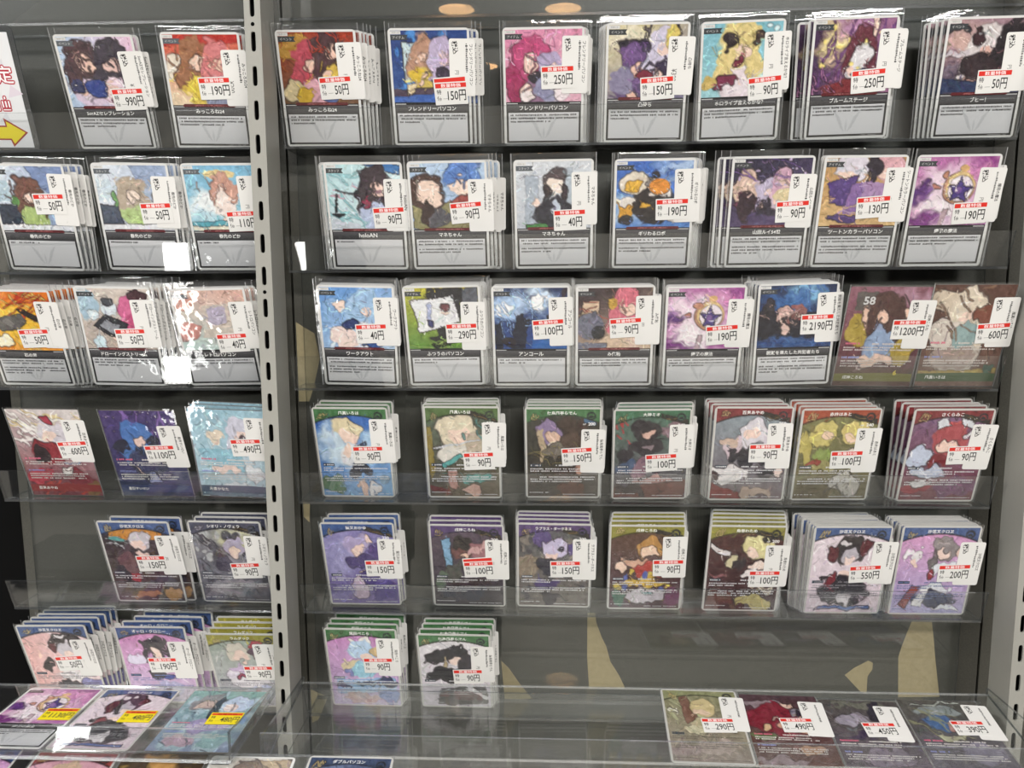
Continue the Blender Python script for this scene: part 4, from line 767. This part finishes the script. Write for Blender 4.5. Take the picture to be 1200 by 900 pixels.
'5_L1': dict(t='A', ban=BLU, foil=0, n=1, fan=(6.5, 2.2), price='150円', title='沙花叉クロヱ', lab='blue-bannered dark-and-orange', art=[(g, '3a2f38', '4a3a34', 90), (p, [(.1, .05), (.9, .05), (.9, .2), (.1, .22)], 'c98a3c'), (s, 8, 'd8dce0', .05, .08, .4, .3, .12, .02, 30), (e, .2, .2, .12, .05, '5fa0a0'), (e, .54, .22, .16, .12, 'cfcad0'), (e, .52, .27, .09, .06, 'eccfc4'), (e, .52, .48, .2, .12, '26212a'), (e, .55, .40, .08, .05, 'ecd0c6'), (e, .3, .5, .15, .12, '6a4a4c'), (e, .3, .66, .14, .06, '9a2f34'), (e, .16, .62, .1, .12, '1f1c22'), (e, .5, .92, .2, .05, 'b07a4a'), (e, .85, .9, .12, .08, 'b88a50'), (e, .75, .75, .2, .06, '4a4450')]),
'5_L2': dict(t='A', ban=NAV, foil=1, icon='b9b9c4', n=2, fan=(2.5, 1.4), price='90円', title='シオリ・ノヴェラ', lab='slate-bannered silver foliage', art=[(g, '8a8c90', '5a5866', 90), (E, .6, .15, .3, .12, 'c3c2a4'), (d, 30, 'b4b6b8', 0, .1, 1, .5, .05), (d, 20, '4a4a52', 0, .1, 1, .8, .05), (s, 20, '3c3a44', 0, .1, 1, .9, .2, .008, 60), (e, .58, .30, .14, .1, 'a9a2bc'), (e, .60, .36, .07, .05, 'e3cdc2'), (e, .54, .52, .2, .12, '8a8690'), (e, .4, .5, .1, .1, '4a4656'), (e, .5, .8, .4, .1, '8e8a92'), (s, 10, 'c9c6cc', 0, .7, 1, .95, .2, .01, 20)]),
'5_1': dict(t='A', ban='3a568c', n=2, fan=(1.6, .8), price='150円', title='猫又おかゆ', hp=230, lab='blue-bannered lilac', art=[(g, '8a84b8', '6a5a98', 90), (E, .2, .35, .3, .3, '9a96c4'), (e, .46, .24, .18, .14, 'b3a6cc'), (e, .46, .30, .10, .07, 'efd2c8'), (e, .5, .46, .2, .10, '4c3f74'), (e, .78, .36, .14, .16, '55447e'), (e, .64, .18, .06, .05, 'efd4ca'), (e, .55, .62, .09, .03, 'f0d8ce'), (e, .6, .68, .13, .09, '45357a'), (e, .45, .82, .1, .14, 'c3aec4'), (e, .8, .82, .2, .14, '4a3a84'), (e, .15, .85, .2, .1, '7a70b0'), (s, 10, 'a8a4d0', 0, .2, .4, .9, .2, .012, 80)]),
'5_2': dict(t='A', ban=PUR, n=2, fan=(-.8, .7), price='100円', double=1, title='戌神ころね', hp=200, lab='purple-bannered brown', art=[(g, '5a4a58', '2a2430', 90), (p, [(.14, .16), (.26, .14), (.28, .6), (.18, .62)], '7fa8c8'), (e, .42, .22, .14, .12, '2f2826'), (e, .42, .34, .14, .08, '6a4440'), (e, .45, .36, .08, .05, 'e3bca8'), (e, .66, .28, .16, .10, '9a6a70'), (d, 14, 'c9a0a0', .5, .2, .85, .4, .035), (e, .3, .56, .16, .12, '4a4a44'), (e, .1, .7, .1, .12, '5a6a58'), (e, .5, .72, .3, .06, '3a2a30'), (e, .45, .85, .3, .08, '252a40'), (s, 12, '7a6a78', .1, .6, .9, .95, .2, .008, 50)]),
'5_3': dict(t='A', ban=PUR, n=3, fan=(-.3, .5), price='150円', title='ラプラス・ダークネス', hp=200, lab='purple-bannered grey-stone', art=[(g, '5a5a5c', '6c6460', 90), (d, 40, '827a72', 0, .1, 1, .7, .05), (d, 24, '4c4a50', 0, .1, 1, .9, .04), (e, .12, .5, .2, .14, '8a7c6c'), (e, .34, .18, .12, .10, '5a4a7c'), (e, .76, .28, .1, .07, '54447a'), (e, .50, .28, .18, .14, 'c9c0dc'), (e, .46, .38, .1, .05, 'ecd0c6'), (e, .58, .30, .04, .03, '2a2430'), (e, .42, .50, .16, .10, '33303c'), (e, .42, .72, .2, .07, '4a3c6a'), (e, .42, .9, .1, .06, '2a2430'), (e, .75, .85, .2, .1, '6a645e')]),
'5_4': dict(t='A', ban=YEL, n=3, fan=(1.4, .6), price='90円', title='戌神ころね', lab='yellow-bannered amber', art=[(g, '5a4030', '4a3040', 90), (e, .55, .24, .19, .13, 'b8894c'), (e, .56, .30, .11, .07, 'f0d0b8'), (e, .36, .42, .2, .06, 'd0a48c'), (e, .16, .50, .1, .04, 'f0d2be'), (e, .5, .52, .16, .10, 'b0443c'), (d, 18, 'd8c05a', .1, .5, .9, .9, .04), (d, 12, '5a6ab0', .2, .55, .9, .9, .04), (e, .5, .68, .3, .05, 'c9a84a'), (e, .5, .84, .3, .09, 'd3cad4'), (e, .12, .86, .1, .1, '3f6a58'), (e, .88, .86, .12, .12, '6a2f5c'), (e, .5, .82, .08, .03, '5a9aa0')]),
'5_5': dict(t='A', ban=YEL, n=4, fan=(1.6, .4), price='100円', title='角巻わため', hp=200, lab='yellow-bannered dark-red', art=[(g, '4a2420', '3a2024', 90), (e, .66, .24, .22, .16, 'd9d09a'), (e, .62, .32, .1, .06, 'f2d8c8'), (e, .80, .16, .06, .05, '33292c'), (p, [(0, .18), (.3, .3), (.28, .36), (0, .25)], 'd9d2d2'), (e, .36, .42, .14, .06, 'cfc6a0'), (e, .44, .44, .09, .07, '2c2226'), (e, .72, .48, .14, .06, 'f0dcd0'), (e, .62, .58, .12, .05, 'efe6e4'), (e, .1, .58, .14, .03, '8a5a5c'), (e, .62, .80, .14, .05, '2f2020'), (e, .7, .9, .25, .08, 'b8ac6c'), (e, .2, .9, .2, .08, '5a2a22'), (e, .85, .72, .1, .06, 'c9c0b0')]),
'5_6': dict(t='A', ban=BLU, foil=0, n=9, fan=(-.9, 0), price='550円', title='沙花叉クロヱ', ink='8a868c', lab='blue-bannered black-on-pale-pink', art=[(g, 'e3d6de', 'dccbd6', 90), (e, .50, .24, .22, .16, '2c2427'), (e, .26, .30, .07, .1, '5a1f28'), (e, .70, .22, .07, .08, '5a1f28'), (e, .42, .17, .09, .035, 'd9d4d6', 20), (e, .52, .32, .11, .09, 'b9b3bc'), (e, .52, .37, .07, .05, 'f0d8ce'), (e, .5, .56, .1, .06, 'efd6cc'), (e, .24, .54, .08, .03, '2c2427'), (e, .30, .60, .07, .1, '7a2430'), (e, .50, .76, .32, .18, '26222a'), (e, .5, .82, .14, .1, 'd3cdd2'), (e, .52, .73, .12, .03, '33303a'), (p, [(.15, .93), (.9, .93), (.9, .97), (.1, .97)], '4a66a0')]),
'5_7': dict(t='A', ban=BLU, foil=0, n=7, fan=(-.8, 0), price='200円', title='沙花叉クロヱ', ink='5a6a9a', lab='blue-bannered pink-and-navy', art=[(g, 'd79ac4', 'a9a4cc', 90), (e, .60, .24, .17, .13, '8a8284'), (e, .58, .29, .10, .06, 'f0d6cc'), (e, .46, .38, .05, .14, '6a6266'), (e, .26, .32, .09, .05, 'e6e2e4'), (e, .22, .40, .06, .05, 'f0d4c8'), (e, .80, .30, .07, .05, 'f0d4c8'), (e, .60, .48, .16, .08, 'dfe2ea'), (e, .46, .52, .06, .06, '8a2a34'), (e, .55, .70, .22, .05, 'dcdfe6'), (e, .56, .84, .28, .10, '2a3358'), (p, [(.1, .9), (.24, .66), (.34, .68), (.2, .95)], '8a3a34'), (p, [(.28, .9), (.36, .7), (.48, .72), (.42, .95)], 'e2e0e2'), (e, .75, .94, .2, .03, 'dfe2ea'), (d, 6, 'f2eef2', .05, .2, .3, .35, .03)]),
# ---- sixth
'6_L1': dict(t='A', ban=BLU, foil=0, n=5, fan=(2.3, .3), price='50円', title='沙花叉クロヱ', ink='6a6870', lab='blue-bannered salmon-and-black', art=[(g, 'e6b4b0', 'ead8dc', 0), (e, .62, .20, .22, .12, '2f2629'), (e, .60, .14, .09, .03, 'e6e2e4', 25), (e, .45, .27, .06, .07, '5a2028'), (e, .66, .30, .15, .09, 'c9c4cc'), (e, .68, .36, .08, .05, 'f0d8ce'), (e, .30, .52, .08, .06, '2f2629'), (e, .50, .52, .1, .08, 'b04a4c'), (e, .6, .66, .25, .08, 'ece6e8'), (e, .85, .78, .2, .1, '8a86b8'), (e, .5, .82, .2, .08, '2f2a33')]),
'6_L2': dict(t='A', ban=BLU, foil=0, n=3, fan=(4.2, .3), price='190円', title='オーロ・クロニー', ink='6a7ab0', lab='blue-bannered orchid', art=[(g, 'd28ac0', 'cfc3e0', 90), (e, .52, .26, .18, .13, '332b36'), (e, .52, .32, .1, .06, 'f2dacf'), (e, .34, .30, .04, .14, '332b36'), (e, .70, .30, .04, .14, '332b36'), (e, .20, .40, .14, .07, 'e0daf0'), (e, .54, .50, .16, .10, 'ece8f0'), (e, .46, .62, .1, .07, '3a333e'), (e, .62, .66, .09, .04, '3f4a9a'), (e, .5, .82, .3, .1, 'b9b4d8'), (e, .5, .9, .2, .06, '5a5468')]),
'6_L3': dict(t='A', ban='9a9438', foil=0, n=3, fan=(1.0, 1.3), price='90円', title='ラムダック', ink='7a7680', lab='yellow-bannered grey-green', art=[(g, '9aa89a', 'b9b4c4', 90), (e, .42, .24, .17, .11, 'd4cdc0'), (e, .44, .30, .09, .06, 'f2d8cc'), (e, .72, .24, .16, .10, '5a3f54'), (e, .70, .30, .09, .05, 'f2d8cc'), (e, .70, .12, .12, .04, 'b03a4a'), (e, .40, .48, .2, .10, 'c3aed0'), (e, .76, .46, .16, .08, 'd8cc72'), (e, .25, .56, .12, .08, 'e0dae8'), (e, .5, .66, .3, .08, 'e3dfe6'), (e, .38, .6, .08, .03, '9a3a58'), (e, .6, .82, .3, .1, 'b9c0dc'), (e, .62, .78, .06, .04, 'b83a4c')]),
'6_1': dict(t='A', ban=GRN, foil=0, n=3, fan=(.9, .4), price='90円', title='兎田ぺこら', ink='dcdfe8', lab='green-bannered orchid-and-sky', art=[(g, 'c98ac0', 'c9bfe2', 90), (e, .38, .15, .1, .04, 'ece6e2', 35), (e, .56, .12, .05, .07, 'ece6e2'), (e, .48, .26, .20, .13, 'b9d2ec'), (e, .54, .34, .1, .06, 'f2dace'), (e, .26, .46, .14, .09, 'e3d4b0'), (e, .28, .54, .09, .05, '8a90c8'), (e, .70, .25, .09, .06, 'c9b084'), (e, .5, .52, .2, .09, '9fd0e4'), (p, [(.08, .66), (.95, .62), (.95, .80), (.08, .86)], '8fb0d8'), (e, .60, .72, .2, .03, '2a3560'), (e, .82, .70, .1, .06, '27315c'), (e, .2, .74, .12, .03, '2a3560'), (e, .45, .9, .25, .07, 'c3a4a8'), (e, .85, .88, .15, .07, '7f94cc')]),
'6_2': dict(t='A', ban=GRN, foil=0, n=3, fan=(1.2, 1.6), price='90円', title='儒烏風亭らでん', ink='b9b9bd', lab='green-bannered black-and-white', art=[(g, 'dfdce0', 'd6cdda', 90), (e, .20, .30, .14, .10, '1f1c22'), (p, [(.1, .3), (.5, .12), (.54, .16), (.2, .38)], '26222a'), (e, .52, .26, .16, .13, '221e26'), (e, .50, .34, .09, .06, 'f2dcd2'), (e, .36, .40, .03, .14, 'b5a27c'), (e, .68, .40, .12, .14, '2a252e'), (e, .40, .54, .34, .09, '1f1c22'), (p, [(.28, .74), (.92, .70), (.96, .96), (.22, .98)], '1c191f'), (p, [(.62, .74), (.74, .70), (.98, .90), (.94, .92)], 'e0dde2'), (e, .34, .84, .1, .04, '5a2430')]),
}
ROWN = {'1': 'top', '2': 'second', '3': 'third', '4': 'fourth', '5': 'fifth', '6': 'sixth'}
ORD = ['first', 'second', 'third', 'fourth', 'fifth', 'sixth', 'seventh', 'eighth', 'ninth']
KITS = {'S': support_kit, 'A': full_kit, 'F': foil_kit}
for key, c in CARDS.items():
    X, dY, roll, tilt, sx, sy, tx, ty = POS[key]
    row = int(key[0]); Z = ROW_Z[row]; narrow = 'L' in key
    rk = 'narrow' if narrow else 'wide'
    kit = KITS[c['t']](key, c)
    rr = random.Random('p' + key)
    yen = c['price'][:-1]
    grp = 'cards in the acrylic pockets'
    root = place_card(kit, seat(card_matrix(X, dY, Z, tilt, roll), Z - .4, kit.sleeve), f"{c['lab']} card priced {yen} yen in {ROWN[key[0]]} row of {rk} rack", grp,
                      (tx, ty, rr.uniform(-1.5, 1.5)), c['title'], c.get('old'), rr.randrange(4))
    sticker(root, sx, sy, rr.uniform(1.0, 4.5), c['price'], double=c.get('double', 0))
    n = c['n']; fx, fz = c.get('fan', (0, 0))
    room = (PANEL_Y - 5.0) - dY
    step = min(4.2 if row >= 4 else 2.6, room / (n + 1)) if n else 0
    dt = min(3.2 if row >= 4 else 1.6, (tilt - 4.5) / max(n, 1))
    if n >= 6: step, dt = min(step, 1.7), .95
    for q in range(1, n + 1):
        jx = rr.uniform(-.5, .5); ddx = fx * q
        if c.get('fan2') and q == 2: ddx = 4.0
        ro = roll + rr.uniform(-.7, .7)
        xq = X + ddx + jx
        if narrow:                                            # keep clear of the post's side
            hx = 34.4 if kit.sleeve == 'loose' else 33.0
            xq = min(xq, -224.5 - max(hx, tx + 11.2) - max(0, 90 * math.sin(math.radians(-ro))))
        place_card(kit, seat(card_matrix(xq, dY + step * q, Z, tilt - dt * q, ro), Z - .4, kit.sleeve),
                   f"{ORD[q - 1]} spare behind the {c['lab']} {yen} yen card, {rk} rack {ROWN[key[0]]} row", grp,
                   (tx + rr.uniform(-.5, .8), ty + rr.uniform(-2, 2), rr.uniform(-1.5, 1.5)), c['title'], None, rr.randrange(4), True, False)

# ------------------------------------------------------------------ cards lying in the trays
def lying(X, Y, Z, slope, yaw):
    s_, y_ = math.radians(slope), math.radians(yaw)
    ey = Vector((-math.sin(y_) * math.cos(s_), math.cos(y_) * math.cos(s_), math.sin(s_)))
    ex = Vector((math.cos(y_), math.sin(y_), 0)); n = ex.cross(ey)
    o = Vector((X, Y, Z)) - ey * 88.0
    return Matrix(((ex.x, ey.x, n.x, o.x * MM), (ex.y, ey.y, n.y, o.y * MM), (ex.z, ey.z, n.z, o.z * MM), (0, 0, 0, 1)))
TRAY = {
'T1': dict(t='A', ban='8a8c66', foil=0, title='', ink='5a564c', lab='olive-and-cream', price='290円', art=[(g, '8a8a68', '8c8078', 90), (s, 12, 'aeb08c', 0, .05, .5, .5, .4, .02, 50), (p, [(.2, .1), (.34, .06), (.42, .4), (.26, .5)], '7a5a4c'), (e, .50, .24, .17, .13, 'c9b98c'), (e, .46, .30, .1, .05, 'ddc4ac'), (e, .52, .48, .2, .09, 'b3ac8c'), (e, .4, .58, .2, .06, 'c2bda0'), (e, .12, .32, .05, .03, 'd8d6c4'), (e, .6, .8, .3, .1, 'a89a92'), (e, .2, .85, .2, .08, '9a8a88')], pos=(131.2, -18.1, 0, -1.7, 10.5, 42.9, 25.2, 57.8)),
'T2': dict(t='F', title='', band='5a2028', lab='crimson', price='490円', art=[(g, '4a3038', '5c3a34', 90), (e, .35, .12, .3, .06, '8a7a80'), (e, .42, .34, .40, .22, '7a1c2e'), (e, .6, .12, .1, .05, 'd8b8a8'), (e, .70, .28, .07, .12, '8a8490'), (h, .70, .29, .03, .08, '2c2233'), (e, .62, .44, .22, .07, 'c99a84'), (e, .40, .36, .08, .02, 'b89a90'), (e, .24, .46, .05, .06, 'c9a884'), (e, .16, .6, .2, .03, '5a6a44'), (e, .70, .74, .16, .07, 'b08a70'), (s, 14, 'a08a88', 0, .62, 1, .95, .2, .008, 10), (e, .3, .9, .3, .06, '8a7a80')], pos=(196.0, -23.1, 0, -1.7, 8.5, 50, 24.4, 58.7)),
'T3': dict(t='F', title='', band='3a3040', lab='dim violet-grey', price='450円', art=[(g, '4f4a48', '5a505c', 90), (e, .5, .06, .4, .03, '6a6a60'), (e, .34, .26, .22, .10, '9a94a0'), (e, .66, .16, .12, .12, '2c2833'), (e, .70, .36, .1, .06, 'a88a84'), (e, .44, .48, .26, .05, '3a2c48'), (s, 10, '7a7470', 0, .1, 1, .5, .4, .012, 40), (e, .6, .76, .3, .12, '7c7280'), (s, 16, '9a8ea0', 0, .6, 1, .95, .25, .008, 10)], pos=(260.8, -28.5, 0, -1.7, 7.6, 51.9, 19.6, 60)),
'T4': dict(t='F', title='', band='4a4a55', lab='grey-and-steel-blue', price='390円', art=[(g, '54524c', '5c5866', 90), (e, .5, .05, .35, .025, 'aab0a8'), (e, .42, .16, .28, .08, '8a9292'), (e, .40, .32, .18, .09, '4a6690'), (e, .58, .36, .09, .05, 'b08a84'), (s, 12, '8a8a6c', 0, .1, .5, .5, .25, .016, 40), (e, .46, .50, .2, .04, 'a8a890'), (e, .7, .7, .3, .12, '7a7688'), (s, 14, '9a98a8', 0, .6, 1, .95, .25, .008, 10)], pos=(325.6, -26.6, 0, -1.7, 13.5, 54.3, 27, 62)),
}
for key, c in TRAY.items():
    X, Y, _, yaw, sx, sy, tx, ty = c['pos']
    kit = KITS[c['t']](key, c)
    root = place_card(kit, lying(X, Y, trz(Y) + 1.0, 8.15, yaw), f"{c['lab']} card priced {c['price'][:-1]} yen lying in the wide sloping tray", 'cards in the trays', (tx, ty, -2), None, None, 1)
    sticker(root, sx, sy, 2.5, c['price'])
LT = {
'Y1': dict(t='S', title='爆発の魔法', lim=0, lab='magenta', price='1130円', art=WAND, pos=(-402, -48.8, 17.6, 46.4)),
'Y2': dict(t='A', ban=BLU, foil=0, title='沙花叉クロヱ', ink='8a868c', lab='pale-pink-and-black', price='480円', art=CARDS['5_6']['art'], pos=(-336, -48.8, 16, 45.3)),
'Y3': dict(t='F', title='', band='4a8a88', lab='sea-green borderless', price='480円', art=[(g, '7fa8a4', '8a98b4', 90), (d, 30, 'a9c0cc', 0, 0, 1, 1, .07), (e, .3, .22, .18, .14, '8a8a90'), (e, .30, .26, .1, .07, 'c9b4ac'), (e, .46, .3, .07, .2, '26364a'), (e, .70, .24, .2, .14, 'b4c6e0'), (e, .66, .3, .09, .06, 'e0ccc8'), (e, .85, .48, .12, .1, '8ab0dc'), (e, .5, .6, .3, .12, '9a90b8'), (e, .3, .85, .2, .1, 'b8a0b0'), (e, .75, .85, .2, .1, '8fb0b4'), (s, 14, '5a7080', 0, 0, 1, 1, .2, .008, 60)], pos=(-261, -48.8, 11.3, 45)),
}
for key, c in LT.items():
    X, Y, sx, sy = c['pos']
    kit = KITS[c['t']](key, c); kit.sleeve = 'tight'
    root = place_card(kit, lying(X, Y, -296.3, 0, 0), f"{c['lab']} card with yellow {c['price'][:-1]} yen sticker lying in the flat tray", 'cards in the trays', None, None, None, 2)
    sticker(root, sx, sy, 1, c['price'], yellow=True)
LOW = {
'Z1': dict(t='A', ban=BLU, foil=0, title='沙花叉クロヱ', lab='blue-bannered pink', art=CARDS['5_7']['art'], pos=(-424, 0)),
'Z2': dict(t='A', ban='a8504c', foil=0, title='赤井はあと', lab='red-bannered pink', art=[(g, 'd8a4b4', 'd0a8b8', 90), (e, .5, .25, .2, .14, 'c9b098'), (e, .5, .3, .1, .06, 'f0d4c8'), (e, .8, .2, .12, .08, 'b9a090')], pos=(-348, -2)),
'Z3': dict(t='F', title='', band='3a3020', lab='dark gold borderless', art=[(g, '4a3c2c', '5a4a38', 90), (d, 40, '8a7440', 0, 0, 1, 1, .04), (E, .5, .05, .2, .1, 'c99a5c')], pos=(-281, -2)),
'Z4': dict(t='S', title='', lim=0, lab='white-framed pale', art=[(g, 'd8d4cc', 'c4bcb4', 90), (e, .5, .2, .2, .15, '8a7a70'), (p, [(.6, .05), (1, .02), (1, .2), (.7, .25)], 'b9a890'), (s, 8, '7a7470', .3, 0, 1, .3, .2, .01, 30)], pos=(-214.5, -3)),
'Z5': dict(t='A', ban='33415f', foil=0, title='ダブルパソコン', lab='navy', art=[(g, '4a5574', '3a4464', 90), (d, 20, '6a7898', 0, 0, 1, 1, .06)], pos=(-141.5, -1)),
}
for key, c in LOW.items():
    X, Y = c['pos']; Y -= 121.8; sl_ = math.degrees(math.atan2(21, 100)); Z = -306.5 + (Y + 120) * 21 / 100
    kit = KITS[c['t']](key, c); kit.sleeve = 'tight'
    place_card(kit, lying(X, Y, Z + 1.2, sl_, 0), f"{c['lab']} card lying in the lower tray below the {'wide sloping' if key == 'Z5' else 'flat'} tray", 'cards in the trays', None, None, None, 3)

# ------------------------------------------------------------------ framed sale sign standing in the top row
def sale_sign():
    t = link(bpy.data.objects.new('sale_sign', None)); t.matrix_world = seat(card_matrix(-452.5, -2, ROW_Z[1], 18, -1.0), ROW_Z[1] - .4, 'sign')
    v, f = slab(rrect(-38, 0, 36, 96, 5), 0, 1.2); meshobj('holder', v, f, [ACRYLIC_EDGE], t)
    sh = Sheet(); sh.poly(rrect(-36, 3, 31.5, 91, .5), 1.3, 'dfe0e2')
    sh.poly([(14, 60), (22, 72), (23, 56)], 1.32, 'd2d3d8'); sh.poly([(20, 42), (33, 45), (24, 52)], 1.32, 'd9cfd8'); sh.poly([(8, 24), (18, 22), (15, 31)], 1.32, 'd2d3d8')
    b = sh.obj('paper', t)
    wr = Sheet()
    for body, x, y in (('限', 7.2, 59.7), ('定', 21.2, 59.7), ('価', 14.5, 39)):
        for k in range(8):
            put(wr, body, x + .95 * math.cos(k * math.pi / 4), y + .95 * math.sin(k * math.pi / 4), 1.36 + .002 * k, 'b02a3c', h=13.6, wid=13.6, bold=.012)
        put(wr, body, x, y, 1.42, 'efeeee', h=13.6, wid=13.6, bold=.012)
    wr.obj('sign_lettering', b)
    ar = Sheet(); ar.poly([(-36, 9), (13, 9), (14.5, 3.6), (29, 15), (11, 26.5), (11.5, 20.5), (-36, 20.5)], 1.36, '9a2f22')
    ar.poly([(-36, 10.2), (14, 10.2), (15.6, 6), (27, 15), (12.5, 24), (12.6, 19.3), (-36, 19.3)], 1.40, 'e3d21f'); ar.obj('arrow', b)
    return tag(t, 'white sale sign with red-outlined characters and a yellow arrow in top row', 'sign')
sale_sign()

# ------------------------------------------------------------------ lamps of the shop
def emit(name, col, strength):
    m_ = bpy.data.materials.new(name); m_.use_nodes = True; nt = m_.node_tree; nt.nodes.clear()
    o = nt.nodes.new('ShaderNodeOutputMaterial'); q = nt.nodes.new('ShaderNodeEmission'); q.inputs[0].default_value = (*col, 1); q.inputs[1].default_value = strength
    nt.links.new(q.outputs[0], o.inputs[0]); return m_
WARM = emit('warm_lamp', (1.0, .55, .24), 9)
LED = emit('white_led', (1.0, .98, .95), 15)
for (x, y), lb in (((-383, -2835), 'round warm downlight in the ceiling behind the viewer'), ((58, -2850), 'round warm downlight in the ceiling straight behind the viewer'), ((-347, -3780), 'round warm downlight in the ceiling deeper in the shop')):
    t = link(bpy.data.objects.new('downlight', None)); t.location = (x * MM, y * MM, CEIL_Z)
    pts = [(75 * math.cos(k * math.pi / 12), 75 * math.sin(k * math.pi / 12)) for k in range(24)]
    meshobj('lens', [(a, b, -6) for a, b in pts], [tuple(range(23, -1, -1))], WARM, t)
    v = [(a * q, b * q, z) for q, z in ((1.0, -7), (1.2, -7), (1.2, 0)) for a, b in pts]
    meshobj('rim', v, [(r * 24 + i, r * 24 + (i + 1) % 24, (r + 1) * 24 + (i + 1) % 24, (r + 1) * 24 + i) for r in (0, 1) for i in range(24)], plain('lamp_rim', 'c8c4bc', .4), t)
    tag(t, lb, 'ceiling lamp', 'warm ceiling downlights')
t = link(bpy.data.objects.new('display_cabinet', None)); t.location = (-0.95, -1.0, FLOOR_Z)
# sloping front running from (y=-150, z=720) down to (y=260, z=20), local mm
def slope_box(name, x0, x1, a, b, off0, off1, mat):
    (ya, za), (yb, zb) = [(-150 + 410 * q, 720 - 700 * q) for q in (a, b)]
    ny, nz = 700 / 811.2, 410 / 811.2
    pr = [(ya + ny * off0, za + nz * off0), (yb + ny * off0, zb + nz * off0), (yb + ny * off1, zb + nz * off1), (ya + ny * off1, za + nz * off1)]
    v = [(X, y, z) for X in (x0, x1) for y, z in pr]
    return meshobj(name, v, [(0, 1, 2, 3), (4, 7, 6, 5), (0, 4, 5, 1), (1, 5, 6, 2), (2, 6, 7, 3), (3, 7, 4, 0)], mat, t)
CAB = plain('cabinet_black', '1a1a1a', .5)
slope_box('front_panel', -420, 420, 0, .995, -30, -12, CAB)
v, f = box(-420, -420, 0, 420, -400, 720); meshobj('cabinet_back', v, f, CAB, t)
v, f = box(-420, -420, 720, 420, -150, 738); meshobj('cabinet_top', v, f, CAB, t)
slope_box('light_strip', -10, 52, .0, .97, -12, -4, LED)
for X in (235, 280, 325): slope_box('light_strip', X, X + 22, .0, .12, -12, -4, LED)
tag(t, 'low black display cabinet with a sloping front and white light strips', 'cabinet')
